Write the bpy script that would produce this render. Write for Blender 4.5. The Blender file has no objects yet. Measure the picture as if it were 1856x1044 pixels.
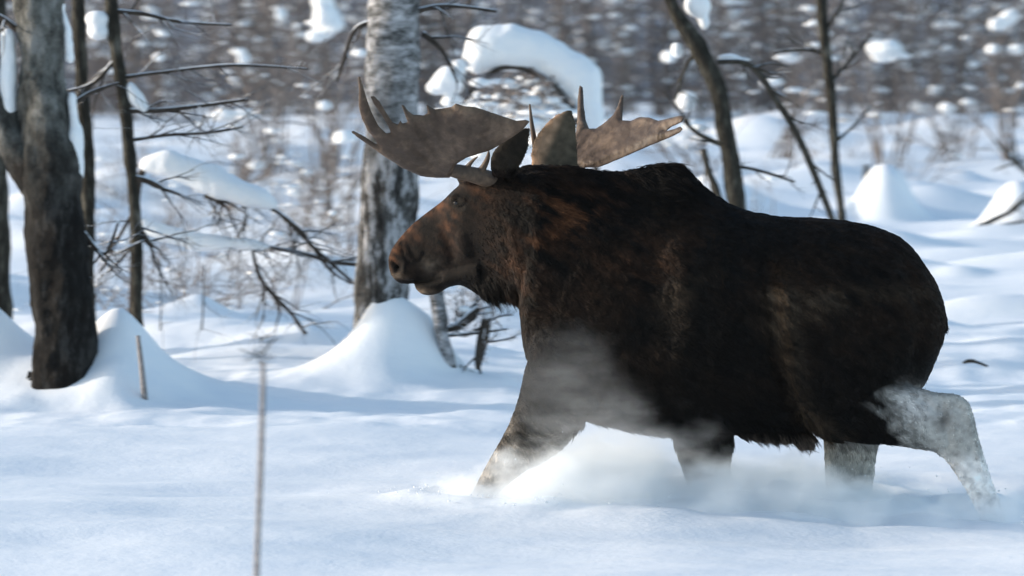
import bpy, bmesh, math, random
import numpy as np
from mathutils import Vector, Matrix, noise
from mathutils.geometry import delaunay_2d_cdt
R = math.radians
random.seed(7); rng = np.random.default_rng(7)
sc = bpy.context.scene
COL = sc.collection

# ------------------------------------------------------------------ camera
CAMZ = 2.12; FP = 6600.0; PITCH = math.atan(322/6600.0)
cam = bpy.data.cameras.new('camera'); cam.sensor_width = 36; cam.lens = 36*FP/1856
cam.clip_start = 0.5; cam.clip_end = 5000
cam.dof.use_dof = True; cam.dof.focus_distance = 20.0; cam.dof.aperture_fstop = 3.0; cam.dof.aperture_ratio = 0.5
cam_o = bpy.data.objects.new('camera', cam); COL.objects.link(cam_o)
cam_o.location = (0, 0, CAMZ); cam_o.rotation_euler = (R(90)-PITCH, 0, 0)
sc.camera = cam_o
# ------------------------------------------------------------------ light
SUN_EL = 11.0; SUN_AZ = -84.0        # azimuth from +Y towards +X : low, left and behind the scene
el, az = R(SUN_EL), R(SUN_AZ)
sdir = Vector((math.sin(az)*math.cos(el), math.cos(az)*math.cos(el), math.sin(el)))
sl = bpy.data.lights.new('sun', 'SUN'); sl.energy = 2.1; sl.angle = R(0.8); sl.color = (1.0, 0.92, 0.83)
so = bpy.data.objects.new('sun', sl); COL.objects.link(so); so.rotation_euler = (-sdir).to_track_quat('-Z', 'Y').to_euler()
w = bpy.data.worlds.new('World'); sc.world = w; w.use_nodes = True
nt = w.node_tree; nt.nodes.clear()
sky = nt.nodes.new('ShaderNodeTexSky'); sky.sky_type = 'NISHITA'; sky.sun_disc = False
sky.sun_elevation = el; sky.sun_rotation = az; sky.air_density = 1.0; sky.dust_density = 1.0; sky.ozone_density = 1.2
bg = nt.nodes.new('ShaderNodeBackground'); bg.inputs[1].default_value = 0.15
wo = nt.nodes.new('ShaderNodeOutputWorld')
nt.links.new(sky.outputs[0], bg.inputs[0]); nt.links.new(bg.outputs[0], wo.inputs[0])
sc.view_settings.view_transform = 'Standard'; sc.view_settings.look = 'None'
sc.view_settings.gamma = 1; sc.view_settings.exposure = 1.2
sc.cycles.max_bounces = 10; sc.cycles.diffuse_bounces = 4; sc.cycles.volume_bounces = 8
sc.cycles.transparent_max_bounces = 16
sc.cycles.volume_step_rate = 1.0; sc.cycles.volume_max_steps = 256

# ------------------------------------------------------------------ helpers
def P(px, py, Y):
    "photo pixel at world depth Y -> point"
    a = (px-928)/FP; b = (522-py)/FP
    c, s = math.cos(PITCH), math.sin(PITCH)
    d = Vector((a, c+b*s, -s+b*c)); t = Y/d.y
    return Vector((d.x*t, Y, CAMZ+d.z*t))

def tag(o, label=None, cat=None, group=None, kind=None):
    if label: o['label'] = label
    if cat: o['category'] = cat
    if group: o['group'] = group
    if kind: o['kind'] = kind
    return o

def empty(name, loc):
    o = bpy.data.objects.new(name, None); COL.objects.link(o); o.location = loc; o.empty_display_size = .1
    bpy.context.view_layer.update()
    return o

class MB:
    def __init__(s): s.v = []; s.f = []; s.n = 0
    def add(s, verts, faces):
        n = s.n; s.v.append(np.asarray(verts, float)); s.n += len(verts)
        s.f.extend([tuple(i+n for i in f) for f in faces])
    def tube(s, pts, rads, n=6, ref=None, cap=True):
        pts = [Vector(p) for p in pts]; vs = []
        for i, p in enumerate(pts):
            d = (pts[min(i+1, len(pts)-1)]-pts[max(i-1, 0)])
            if d.length < 1e-9: d = Vector((0, 0, 1))
            d.normalize()
            r = Vector((0, 1, 0)) if abs(d.y) < .9 else Vector((1, 0, 0))
            a = d.cross(r).normalized(); b = d.cross(a)
            for k in range(n):
                t = 2*math.pi*k/n
                q = p + (a*math.cos(t)+b*math.sin(t))*rads[i]
                vs.append((q.x, q.y, q.z))
        fs = []
        for i in range(len(pts)-1):
            for k in range(n):
                k2 = (k+1) % n
                fs.append((i*n+k, i*n+k2, (i+1)*n+k2, (i+1)*n+k))
        if cap and n > 3:
            fs.append(tuple(range(n))[::-1]); fs.append(tuple((len(pts)-1)*n+k for k in range(n)))
        s.add(vs, fs)
    def mesh(s, name):
        me = bpy.data.meshes.new(name)
        v = np.concatenate(s.v) if s.v else np.zeros((0, 3))
        me.from_pydata(v.tolist(), [], s.f); me.update(); return me
    def build(s, name, mat, parent=None, smooth=True):
        return mk(name, s.mesh(name), mat, parent, smooth)

def mk(name, me, mat, parent=None, smooth=True, world=True):
    o = bpy.data.objects.new(name, me); COL.objects.link(o)
    me.materials.clear(); me.materials.append(mat)
    if smooth and len(me.polygons): me.polygons.foreach_set('use_smooth', [True]*len(me.polygons))
    if parent is not None:
        o.parent = parent
        if world: me.transform(Matrix.Translation(-parent_loc(parent)))
    return o

def parent_loc(p):
    v = Vector((0, 0, 0))
    while p is not None: v += p.location; p = p.parent
    return v

def sphere_vf(c, r, u=12, v=8):
    vs = []; fs = []
    if not hasattr(r, '__len__'): r = (r, r, r)
    for i in range(v+1):
        th = math.pi*i/v
        for j in range(u):
            ph = 2*math.pi*j/u
            vs.append((c[0]+r[0]*math.sin(th)*math.cos(ph), c[1]+r[1]*math.sin(th)*math.sin(ph), c[2]+r[2]*math.cos(th)))
    for i in range(v):
        for j in range(u):
            fs.append((i*u+j, (i+1)*u+j, (i+1)*u+(j+1) % u, i*u+(j+1) % u))
    return vs, fs

def weld(me, d=1e-5):
    bm = bmesh.new(); bm.from_mesh(me); bmesh.ops.remove_doubles(bm, verts=bm.verts, dist=d); bm.to_mesh(me); bm.free(); return me

def remesh(me, voxel, smooth_it=4, fac=.5):
    "union of overlapping closed pieces into one skin"
    weld(me)
    o = bpy.data.objects.new('tmp', me); COL.objects.link(o)
    m = o.modifiers.new('r', 'REMESH'); m.mode = 'VOXEL'; m.voxel_size = voxel
    if smooth_it:
        s = o.modifiers.new('s', 'SMOOTH'); s.factor = fac; s.iterations = smooth_it
    dg = bpy.context.evaluated_depsgraph_get(); dg.update()
    out = bpy.data.meshes.new_from_object(o.evaluated_get(dg))
    bpy.data.objects.remove(o); return out

def nz(x, y, z=0., oct=3): return noise.fractal(Vector((x, y, z)), 1.0, 2.0, oct)

# ------------------------------------------------------------------ materials
def newmat(name):
    m = bpy.data.materials.new(name); m.use_nodes = True; t = m.node_tree; b = t.nodes['Principled BSDF']; return m, t, b
def N(t, typ, **kw):
    n = t.nodes.new(typ)
    for k, v in kw.items(): setattr(n, k, v)
    return n
def ramp(t, src, stops):
    r = N(t, 'ShaderNodeValToRGB'); e = r.color_ramp.elements
    while len(e) > 1: e.remove(e[0])
    e[0].position = stops[0][0]; e[0].color = (*stops[0][1], 1)
    for p, c in stops[1:]:
        q = e.new(p); q.color = (*c, 1)
    t.links.new(src, r.inputs[0]); return r
def noise_node(t, scale, detail=4, rough=.55, vscale=None, vec='Object'):
    tc = N(t, 'ShaderNodeTexCoord'); mp = N(t, 'ShaderNodeMapping')
    t.links.new(tc.outputs[vec], mp.inputs[0])
    if vscale: mp.inputs['Scale'].default_value = vscale
    n = N(t, 'ShaderNodeTexNoise'); n.inputs['Scale'].default_value = scale
    n.inputs['Detail'].default_value = detail; n.inputs['Roughness'].default_value = rough
    t.links.new(mp.outputs[0], n.inputs['Vector']); return n
def bump(t, b, src, strength, dist):
    bp = N(t, 'ShaderNodeBump'); bp.inputs['Strength'].default_value = strength; bp.inputs['Distance'].default_value = dist
    t.links.new(src, bp.inputs['Height']); t.links.new(bp.outputs[0], b.inputs['Normal']); return bp

def snow_mat(name, bscale=9, bdist=.02, sss=True):
    m, t, b = newmat(name)
    n = noise_node(t, bscale, 8, .62)
    c = ramp(t, n.outputs[0], [(.3, (.80, .83, .87)), (.7, (.86, .875, .89))])
    t.links.new(c.outputs[0], b.inputs['Base Color'])
    b.inputs['Roughness'].default_value = .75; b.inputs['Specular IOR Level'].default_value = .25
    if sss:
        b.inputs['Subsurface Weight'].default_value = .25; b.inputs['Subsurface Radius'].default_value = (.05, .07, .09); b.inputs['Subsurface Scale'].default_value = .6
    n2 = noise_node(t, bscale*6, 4, .6)
    mx = N(t, 'ShaderNodeMath', operation='MULTIPLY_ADD'); mx.inputs[1].default_value = .25
    t.links.new(n2.outputs[0], mx.inputs[0]); t.links.new(n.outputs[0], mx.inputs[2])
    bump(t, b, mx.outputs[0], .7, bdist); return m
M_SNOW = snow_mat('snow_ground', 4, .012, False)
M_CLUMP = snow_mat('snow_clump', 9, .02, False)

def bark_mat(name, stops, scale=14, vs=(1, 1, .25), snow=.0, bd=.02, base_stops=None, zmid=1.5, zw=.5):
    "bark, with snow lying on what faces up"
    m, t, b = newmat(name)
    n = noise_node(t, scale, 8, .7, vs)
    c = ramp(t, n.outputs[0], stops)
    col = c.outputs[0]
    if base_stops:
        nb = noise_node(t, 7, 8, .7, (1.8, 1.8, .5)); cb = ramp(t, nb.outputs[0], base_stops)
        tc = N(t, 'ShaderNodeTexCoord'); sp = N(t, 'ShaderNodeSeparateXYZ'); t.links.new(tc.outputs['Object'], sp.inputs[0])
        nm = noise_node(t, 1.8, 4, .6); ma = N(t, 'ShaderNodeMath', operation='MULTIPLY_ADD'); ma.inputs[1].default_value = 2.2
        t.links.new(nm.outputs[0], ma.inputs[0]); t.links.new(sp.outputs[2], ma.inputs[2])
        mr = N(t, 'ShaderNodeMapRange'); mr.inputs[1].default_value = zmid+1.1-zw; mr.inputs[2].default_value = zmid+1.1+zw; t.links.new(ma.outputs[0], mr.inputs[0])
        mb_ = N(t, 'ShaderNodeMix', data_type='RGBA'); t.links.new(mr.outputs[0], mb_.inputs[0]); t.links.new(cb.outputs[0], mb_.inputs[6]); t.links.new(c.outputs[0], mb_.inputs[7]); col = mb_.outputs[2]
    if snow > 0:
        g = N(t, 'ShaderNodeNewGeometry'); s = N(t, 'ShaderNodeSeparateXYZ'); t.links.new(g.outputs['Normal'], s.inputs[0])
        n2 = noise_node(t, 2.3, 4, .6)
        ad = N(t, 'ShaderNodeMath', operation='MULTIPLY_ADD'); ad.inputs[1].default_value = 1.8
        t.links.new(n2.outputs[0], ad.inputs[0]); t.links.new(s.outputs[2], ad.inputs[2])
        mr = N(t, 'ShaderNodeMapRange'); mr.inputs[1].default_value = 1.9-snow; mr.inputs[2].default_value = 2.05-snow
        t.links.new(ad.outputs[0], mr.inputs[0])
        mx = N(t, 'ShaderNodeMix', data_type='RGBA'); t.links.new(mr.outputs[0], mx.inputs[0])
        t.links.new(c.outputs[0], mx.inputs[6]); mx.inputs[7].default_value = (.82, .85, .9, 1); col = mx.outputs[2]
    t.links.new(col, b.inputs['Base Color']); b.inputs['Roughness'].default_value = .9
    b.inputs['Specular IOR Level'].default_value = .15
    bump(t, b, n.outputs[0], .9, bd); return m
M_DARKBARK = bark_mat('dark_bark', [(.3, (.012, .011, .009)), (.5, (.035, .032, .026)), (.62, (.09, .085, .07)), (.8, (.22, .21, .19))], 9, (1.6, 1.6, .5), 0, .05)
M_BIRCH = bark_mat('birch_bark', [(.36, (.03, .03, .03)), (.45, (.10, .10, .10)), (.53, (.24, .24, .25)), (.66, (.50, .50, .52))], 3.4, (1.6, 1.6, 3.4), 0, .02)
M_OLD = bark_mat('old_birch_bark', [(.38, (.04, .039, .036)), (.5, (.12, .12, .11)), (.64, (.24, .24, .23))], 5, (1.4, 1.4, .8), 0, .07, [(.34, (.006, .005, .0045)), (.52, (.015, .014, .013)), (.62, (.045, .043, .041))], 1.75, .45)
M_BIRCH2 = bark_mat('central_birch_bark', [(.36, (.04, .04, .04)), (.45, (.13, .13, .13)), (.53, (.28, .28, .29)), (.66, (.52, .52, .54))], 3.4, (1.6, 1.6, 3.4), 0, .02, [(.40, (.02, .018, .017)), (.50, (.08, .078, .075)), (.56, (.30, .30, .31)), (.7, (.5, .5, .52))], 1.5, .5)
M_TWIG = bark_mat('twig_bark', [(.3, (.022, .018, .015)), (.7, (.08, .066, .056))], 20, (1, 1, .4), .42, .01)
M_STEM = bark_mat('stem_bark', [(.3, (.02, .018, .014)), (.55, (.055, .05, .042)), (.8, (.16, .15, .13))], 16, (1, 1, .5), .15, .015)
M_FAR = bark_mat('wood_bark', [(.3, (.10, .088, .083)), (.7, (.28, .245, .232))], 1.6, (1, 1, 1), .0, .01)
M_STALK = bark_mat('stalk', [(.3, (.16, .14, .14)), (.7, (.38, .35, .34))], 12, (1, 1, 3), .0, .01)

# ------------------------------------------------------------------ ground
MOUNDS = []   # x, y, height, radius, power
def mound(px, py, Y, h, r, p=1.6, sx=1.0):
    q = P(px, py, Y); MOUNDS.append((q.x, Y, h, r, p, sx))
mound(214, 700, 26.95, .62, .42, 1.5)
mound(210, 700, 26.4, .16, .28, 1.6)      # right of the left trunk
mound(-18, 700, 27.3, .62, .42, 1.35)
mound(300, 700, 27.6, .12, .6, 2)
mound(676, 690, 28.35, .62, .33, 1.05, 1.1)      # birch
mound(752, 690, 28.45, .34, .27, 3.2, 1.15)
mound(360, 640, 33.0, .22, .35, 1.3)
mound(545, 660, 31.0, .16, .6, 1.5)
mound(1605, 420, 50, .74, .42, 2.8)
mound(1842, 440, 48, .62, .42, 2.4)
mound(1500, 380, 58, .3, .6, 1.6)
mound(1290, 400, 50, .3, .6, 1.6)
hr = random.Random(3)
for i in range(1100):
    Y = 29.5+57*hr.random()**.9; x = hr.uniform(-1, 1)*(Y*.14+5)
    s = hr.uniform(.16, .75)
    MOUNDS.append((x, Y, s*hr.uniform(.08, .34)*(1.0 if Y > 33 else .6), s, hr.choice([1.3, 2, 2.5]), hr.uniform(.9, 2.4)))
def terr(X, Y):
    X = np.asarray(X, float); Y = np.asarray(Y, float)
    t = np.clip((Y-30)/60, 0, None)
    z = 1.95*np.power(np.minimum(t, 1), 1.12) + .004*np.clip(Y-90, 0, 150)
    z = z + .035*np.sin(X*.9+.4*Y+1)*np.sin(Y*.55+.3*X) + .03*np.sin(X*.42-Y*1.3+2) + .012*np.sin(X*2.3+Y*1.9)*np.sin(Y*3.1-X*.7)
    big = X.ndim == 2
    if big: xs_ = X[0]; ys_ = Y[:, 0]
    for (x, y, h, r, p, sx) in MOUNDS:
        if big:
            i0, i1 = np.searchsorted(xs_, (x-3*r*sx, x+3*r*sx)); j0, j1 = np.searchsorted(ys_, (y-3*r, y+3*r))
            XX = X[j0:j1, i0:i1]; YY = Y[j0:j1, i0:i1]
            if XX.size: z[j0:j1, i0:i1] += h*np.exp(-np.power(((XX-x)/(r*sx))**2+((YY-y)/r)**2, p/2))
        else:
            d2 = ((X-x)/(r*sx))**2+((Y-y)/r)**2; m = d2 < 9
            z[m] += h*np.exp(-np.power(d2[m], p/2))
    return z
def axis(dense0, dense1, step, lo, hi, g):
    a = list(np.arange(dense0, dense1, step)); s = step; v = a[-1]
    while v < hi: s *= g; v += s; a.append(v)
    s = step; v = dense0; b = []
    while v > lo: s *= g; v -= s; b.append(v)
    return np.array(b[::-1]+a)
def build_ground():
    xs = axis(-8, 8, .07, -900, 900, 1.07); ys1 = axis(14, 36, .06, -40, 37, 1.12)
    ys1 = ys1[ys1 < 36]; ys2 = [36.0]; s = .07
    while ys2[-1] < 1500: s *= 1.018 if ys2[-1] < 95 else 1.12; ys2.append(ys2[-1]+s)
    ys = np.concatenate([ys1, ys2])
    X, Y = np.meshgrid(xs, ys); Z = terr(X, Y)
    # churned snow round the legs + fine drift relief
    fl = np.zeros_like(Z)
    it = np.argwhere((np.abs(X) < 9) & (Y > 13) & (Y < 40))
    for i, j in it:
        x, y = X[i, j], Y[i, j]
        k = noise.noise(Vector((x*.55, y*1.5, 0)))*.034 + noise.noise(Vector((x*1.6, y*3.6, 4)))*.012
        ch = math.exp(-((y-20)/.75)**2)*max(0, min(1, (x+.55)/.4))*max(0, min(1, (3.6-x)/.5))
        k -= .13*math.exp(-((y-19.5)/1.3)**2)*max(0, min(1, (x-.7)/1.1)) if abs(y-19.5) < 4 else 0
        if 24 < y < 33: k += (noise.noise(Vector((x*2.1, y*2.1, 3)))*.03+noise.noise(Vector((x*6, y*5, 5)))*.012)
        if ch > .02: k += .7*ch*(noise.noise(Vector((x*3.2, y*3.2, 9)))*.09+noise.noise(Vector((x*7, y*7, 2)))*.025)
        for (lx, ly) in ((-.10, 19.8), (1.10, 20.2), (1.86, 20.2), (2.66, 19.76)):
            d_ = math.hypot((x-lx)/1.25, y-ly)
            if d_ < 1.2: k += -.10*math.exp(-(d_/.17)**2)+.035*math.exp(-((d_-.34)/.12)**2)
        fl[i, j] = k
    Z += fl
    ny, nx = X.shape
    co = np.stack([X, Y, Z], -1).reshape(-1, 3)
    i = np.arange(ny-1)[:, None]*nx+np.arange(nx-1)[None]
    f = np.stack([i, i+1, i+nx+1, i+nx], -1).reshape(-1, 4)
    me = bpy.data.meshes.new('snow_ground')
    me.vertices.add(len(co)); me.vertices.foreach_set('co', co.ravel())
    me.loops.add(f.size); me.loops.foreach_set('vertex_index', f.ravel().astype(np.int32))
    me.polygons.add(len(f)); me.polygons.foreach_set('loop_start', np.arange(0, f.size, 4, dtype=np.int32))
    me.update(calc_edges=True); me.validate()
    tag(mk('snow_ground', me, M_SNOW), 'deep wind-smoothed snow covering the clearing', kind='structure')
build_ground()
def gz(x, y): return float(terr(np.array([x]), np.array([y]))[0])

def hill():  # backdrop added so the sky between the twigs stays dim
    mb = MB(); xs = np.linspace(-500, 500, 140); ys = np.linspace(260, 700, 30)
    vs = []
    for y in ys:
        for x in xs: vs.append((x, y, -2+34*(1-math.exp(-max(0, (y-260))/120))*(.75+.25*math.sin(x*.012+1))+1.8*nz(x*.06, y*.06)+1.0*nz(x*.5, y*.5)))
    nx = len(xs); fs = [(j*nx+i, j*nx+i+1, (j+1)*nx+i+1, (j+1)*nx+i) for j in range(len(ys)-1) for i in range(nx-1)]
    mb.add(vs, fs)
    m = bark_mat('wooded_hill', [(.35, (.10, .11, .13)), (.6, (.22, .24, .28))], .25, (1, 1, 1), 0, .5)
    tag(mb.build('hill', m), 'blue-grey wooded hill added behind the trees to dim the sky gaps', kind='structure')
hill()

# ------------------------------------------------------------------ branch growth
def grow(mb, p, d, L, r, depth, rr, snow=None, droop=.0, nseg=4, spread=.7, kids=(3, 5), sides=4, wig=.18):
    pts = [p.copy()]; rads = [r]; d = d.normalized()
    for i in range(nseg):
        d = (d + Vector((rr.gauss(0, wig), rr.gauss(0, wig), rr.gauss(0, wig)-droop))).normalized()
        p = p+d*(L/nseg); pts.append(p.copy()); rads.append(r*(1-.75*(i+1)/nseg))
    mb.tube(pts, rads, sides if depth > 0 else 3, cap=False)
    if snow is not None and rr.random() < snow[1]:
        for i in range(1, nseg):
            if rr.random() < .6:
                s = snow[2]*rr.choice([.35, .45, .55, .7, 1., 1.3, 2.0])
                vs, fs = sphere_vf((0, 0, 0), (s*rr.uniform(.8, 2.2), s*rr.uniform(.8, 1.6), s*rr.uniform(.35, .8)), 7, 5)
                q = pts[i]+Vector((0, 0, s*.4))
                ph = rr.random()*9
                vs = [(q.x+v[0]*(1+.25*math.sin(9*v[1]/s*.3+ph)), q.y+v[1], q.z+v[2]*(1+.2*math.sin(5*v[0]/s+ph))) for v in vs]
                snow[0].add(vs, fs)
    if depth > 0:
        for k in range(rr.randint(*kids)):
            i = rr.uniform(.25, 1)*nseg; a = int(min(i, nseg-1)); q = pts[a].lerp(pts[a+1], i-a)
            nd = (d+Vector((rr.gauss(0, spread), rr.gauss(0, spread), rr.gauss(0, spread*.8)))).normalized()
            grow(mb, q, nd, L*rr.uniform(.4, .7), rads[a]*.6, depth-1, rr, snow, droop, nseg, spread, kids, sides, wig)

def wood_variant(seed, H, brush):
    rr = random.Random(seed); tw = MB(); sn = MB()
    ns = rr.randint(3, 6) if brush else rr.randint(1, 2)
    for s in range(ns):
        b = Vector((rr.gauss(0, .35), rr.gauss(0, .35), -.2))
        top = b+Vector((rr.gauss(0, .7 if brush else .3), rr.gauss(0, .7 if brush else .3), H*rr.uniform(.7, 1)))
        n = 9; pts = []; rads = []
        r0 = (.035 if brush else .085)*rr.uniform(.7, 1.3)
        for i in range(n+1):
            t = i/n; q = b.lerp(top, t)+Vector((.15*math.sin(t*5+s), .12*math.cos(t*4+s), 0)); pts.append(q); rads.append(r0*(1-.8*t))
        tw.tube(pts, rads, 5)
        for k in range(int(H*(3.3 if brush else 5.0))):
            t = rr.uniform(.06, .97); q = b.lerp(top, t); a = rr.random()*6.28
            d = Vector((math.cos(a), math.sin(a), rr.uniform(-.1, .9)))
            grow(tw, q, d, rr.uniform(.5, 1.25)*(1.1-.4*t), r0*.34, 2, rr, (sn, .085, .05), .06, 3, .75, (2, 4), 3)
    return tw, sn

# background: the far wood = one mass of trees, plus single trees that can be told apart
variants = [wood_variant(100+i, 4.2 + 1.2*(i % 4), i % 2 == 0) for i in range(6)]
def arr(mb):
    return np.concatenate(mb.v), mb.f
def far_wood():
    data = [(arr(a), arr(b)) for a, b in variants]
    for part in (0, 1): pass
    spots = []
    rr = random.Random(11)
    for row, Y in enumerate([89, 93, 98, 104, 112, 122]):
        half = Y*.142+7; n = int(2*half/1.5)
        for i in range(n):
            spots.append((-half+2*half*(i+rr.random())/n, Y+rr.uniform(-2, 2), rr.randrange(6), rr.random()*6.28, rr.uniform(.8, 1.35)))
    VV = []; FF3 = []; MI = []; n = 0
    tris = []
    pre = []
    for (tv, tf), (sv, sf) in data:
        out = []
        for vv, ff, mi in ((tv, tf, 0), (sv, sf, 1)):
            q = np.array([f for f in ff if len(f) == 4], dtype=np.int64)
            out.append((vv, q, mi))
        pre.append(out)
    for x, y, k, a, s in spots:
        c, sn = math.cos(a)*s, math.sin(a)*s; z = gz(x, y)
        for vv, q, mi in pre[k]:
            w_ = np.empty_like(vv); w_[:, 0] = vv[:, 0]*c-vv[:, 1]*sn+x; w_[:, 1] = vv[:, 0]*sn+vv[:, 1]*c+y; w_[:, 2] = vv[:, 2]*s+z
            VV.append(w_); FF3.append(q+n); MI.append(np.full(len(q), mi, np.int32)); n += len(vv)
    co = np.concatenate(VV); f = np.concatenate(FF3); mi = np.concatenate(MI)
    me = bpy.data.meshes.new('far_wood')
    me.vertices.add(len(co)); me.vertices.foreach_set('co', co.ravel())
    me.loops.add(f.size); me.loops.foreach_set('vertex_index', f.ravel().astype(np.int32))
    me.polygons.add(len(f)); me.polygons.foreach_set('loop_start', np.arange(0, f.size, 4, dtype=np.int32))
    me.update(calc_edges=True)
    o = mk('far_wood', me, M_FAR); me.materials.append(M_CLUMP); me.polygons.foreach_set('material_index', mi)
    tag(o, 'dense snow-dusted leafless wood closing the clearing', 'wood', kind='stuff')
    print('far wood faces', len(f))
far_wood()

def single(px, Y, k, s, rot, label, name='snowy_tree'):
    q = P(px, 300, Y); z = gz(q.x, Y)
    e = empty(name, (q.x, Y, z)); tag(e, label, 'tree' if name == 'snowy_tree' else 'bush')
    for nm, mb, mat in (('branches', variants[k][0], M_FAR), ('snow_load', variants[k][1], M_CLUMP)):
        me = bpy.data.meshes.get('sv_%s_%d' % (nm, k))
        if me is None: me = mb.mesh('sv_%s_%d' % (nm, k))
        o = mk(nm, me, mat, e, world=False); o.scale = (s, s, s); o.rotation_euler = (0, 0, rot)
singles = [
 (60, 89, 1, 1.0, 'snowy_tree', 'blurred bare tree behind the thick dark trunk at the left edge'),
 (330, 88, 0, .9, 'snowy_bush', 'snowy thicket bush right of the slim dark tree, behind its long bare branch'),
 (440, 87, 2, .75, 'snowy_bush', 'snowy bush above the arched snowy branch at left'),
 (590, 88, 3, .9, 'snowy_tree', 'snow-dusted tree just left of the birch trunk'),
 (800, 87, 4, .8, 'snowy_bush', 'snow-dusted bush just right of the birch trunk'),
 (1130, 88, 5, .95, 'snowy_tree', 'snow-dusted tree behind the upright tines of the far antler'),
 (1420, 90, 1, 1.0, 'snowy_tree', 'grey snowy tree between the two slim dark stems above the back of the moose'),
 (1600, 90, 2, .9, 'snowy_bush', 'snowy bush above the small snow cone at right'),
 (1730, 90, 3, 1.0, 'snowy_tree', 'snow-dusted tree towards the upper right corner'),
 (1840, 91, 0, 1.0, 'snowy_bush', 'snowy bush at the right edge of the wood')]
for i, (px, Y, k, s, nm, lab) in enumerate(singles): single(px, Y, k, s, i*1.3, lab, nm)

# ------------------------------------------------------------------ traced trees
def path(pts, Y, n=6):
    "photo polyline (px,py,radius_px[,dY]) -> smooth 3D path + radii in metres"
    out = []; rad = []
    k = FP/Y
    for i in range(len(pts)-1):
        p0 = pts[max(i-1, 0)]; p1 = pts[i]; p2 = pts[i+1]; p3 = pts[min(i+2, len(pts)-1)]
        for s in range(n if i < len(pts)-2 else n+1):
            t = s/n
            c = []
            for a in range(4):
                g = lambda p: (p[a] if a < len(p) else 0.)
                c.append(.5*((2*g(p1))+(-g(p0)+g(p2))*t+(2*g(p0)-5*g(p1)+4*g(p2)-g(p3))*t*t+(-g(p0)+3*g(p1)-3*g(p2)+g(p3))*t**3))
            out.append(P(c[0], c[1], Y+c[3])); rad.append(max(c[2], .3)/k)
    return out, rad

def rough(me, amp, sc_):
    for v in me.vertices:
        c = v.co; d = nz(c.x*sc_, c.y*sc_, c.z*sc_*.6, 4)*amp
        v.co += v.normal*d
    me.update()
def trunk_obj(name, pts, Y, mat, parent, n=16, amp=.02, sc_=6, seg=14):
    p, r = path(pts, Y, seg); mb = MB(); mb.tube(p, r, n)
    me = mb.mesh(name); rough(me, amp, sc_); return mk(name, me, mat, parent)
def twigs_obj(name, lines, Y, mat, parent, seed=1, side=.5, sub=1, L=.35):
    rr = random.Random(seed); mb = MB()
    for ln in lines:
        p, r = path(ln, Y, 5); mb.tube(p, r, 6)
        for i in range(2, len(p)-1):
            if rr.random() < side:
                d = (p[i]-p[i-1]).normalized()+Vector((rr.gauss(0, .6), rr.gauss(0, .6), rr.gauss(0, .6)))
                grow(mb, p[i], d, L*rr.uniform(.5, 1.3), min(r[i]*.5, .012), sub, rr, None, .02, 4, .6, (2, 4), 4)
    return mb.build(name, mat, parent)
def snow_obj(name, blobs, Y, parent, voxel=.03, jig=.12, seed=2):
    "blobs: (px,py,rx_px,rz_px[,dY,ry_px])"
    rr = random.Random(seed); mb = MB(); k = FP/Y
    for b in blobs:
        dY = b[4] if len(b) > 4 else 0; c = P(b[0], b[1], Y+dY); ry = (b[5] if len(b) > 5 else (b[2]+b[3])/2)/k
        vs, fs = sphere_vf(c, (b[2]/k, ry, b[3]/k), 16, 10); mb.add(vs, fs)
    me = remesh(mb.mesh(name), voxel, 8)
    if jig:
        for v in me.vertices:
            c = v.co; v.co += v.normal*nz(c.x*3+seed, c.y*3, c.z*3, 3)*jig*.5
    me.update(); return mk(name, me, M_CLUMP, parent)
def line_blobs(pts, n, under=0):
    "interpolated chain of blobs"
    out = []
    for i in range(len(pts)-1):
        a, b = pts[i], pts[i+1]
        for s in range(n): t = s/n; out.append(tuple(a[j]*(1-t)+b[j]*t for j in range(len(a))))
    out.append(pts[-1]); return out
def base(px, Y): q = P(px, 500, Y); return (q.x, Y, gz(q.x, Y))

# left old tree
Y = 26.6
e = tag(empty('old_birch', base(110, Y)), 'thick dark rough trunk standing at the left edge', 'tree')
trunk_obj('trunk', [(70, -160, 42), (74, 40, 41), (78, 160, 43), (88, 260, 52), (98, 360, 54), (108, 470, 55), (116, 600, 56), (112, 700, 60), (105, 820, 66)], Y, M_OLD, e, 40, .05, 5, 22)
trunk_obj('fork', [(-60, 60, 26), (-25, 160, 28), (10, 235, 30), (50, 300, 34), (92, 360, 36, .1)], Y, M_OLD, e, 16, .035, 5)
twigs_obj('branches', [[(120, 200, 5), (160, 170, 4), (215, 150, 2)], [(40, 60, 6), (0, 30, 5), (-40, 20, 4)], [(150, 420, 5), (190, 460, 4), (215, 400, 2)]], Y, M_TWIG, e, 5)
snow_obj('snow_load', line_blobs([(14, 70, 16, 20), (16, 130, 19, 26), (18, 190, 15, 22)], 3)+line_blobs([(130, 185, 9, 20), (136, 245, 14, 30), (142, 310, 9, 22)], 3)+line_blobs([(112, 10, 8, 14), (122, 60, 9, 18), (126, 105, 10, 14)], 2), Y-.02, e, .02, .06)
# trunk at the very edge
Y = 31
e = tag(empty('birch', base(-8, Y)), 'dark trunk cut off by the left edge, lower than the thick one', 'tree')
trunk_obj('trunk', [(-14, -200, 22), (-10, 200, 24), (-8, 450, 26), (-6, 620, 28), (-6, 720, 30)], Y, M_DARKBARK, e, 14, .02)
twigs_obj('branches', [[(0, 300, 4), (30, 260, 3), (50, 200, 2)]], Y, M_TWIG, e, 9)
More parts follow.
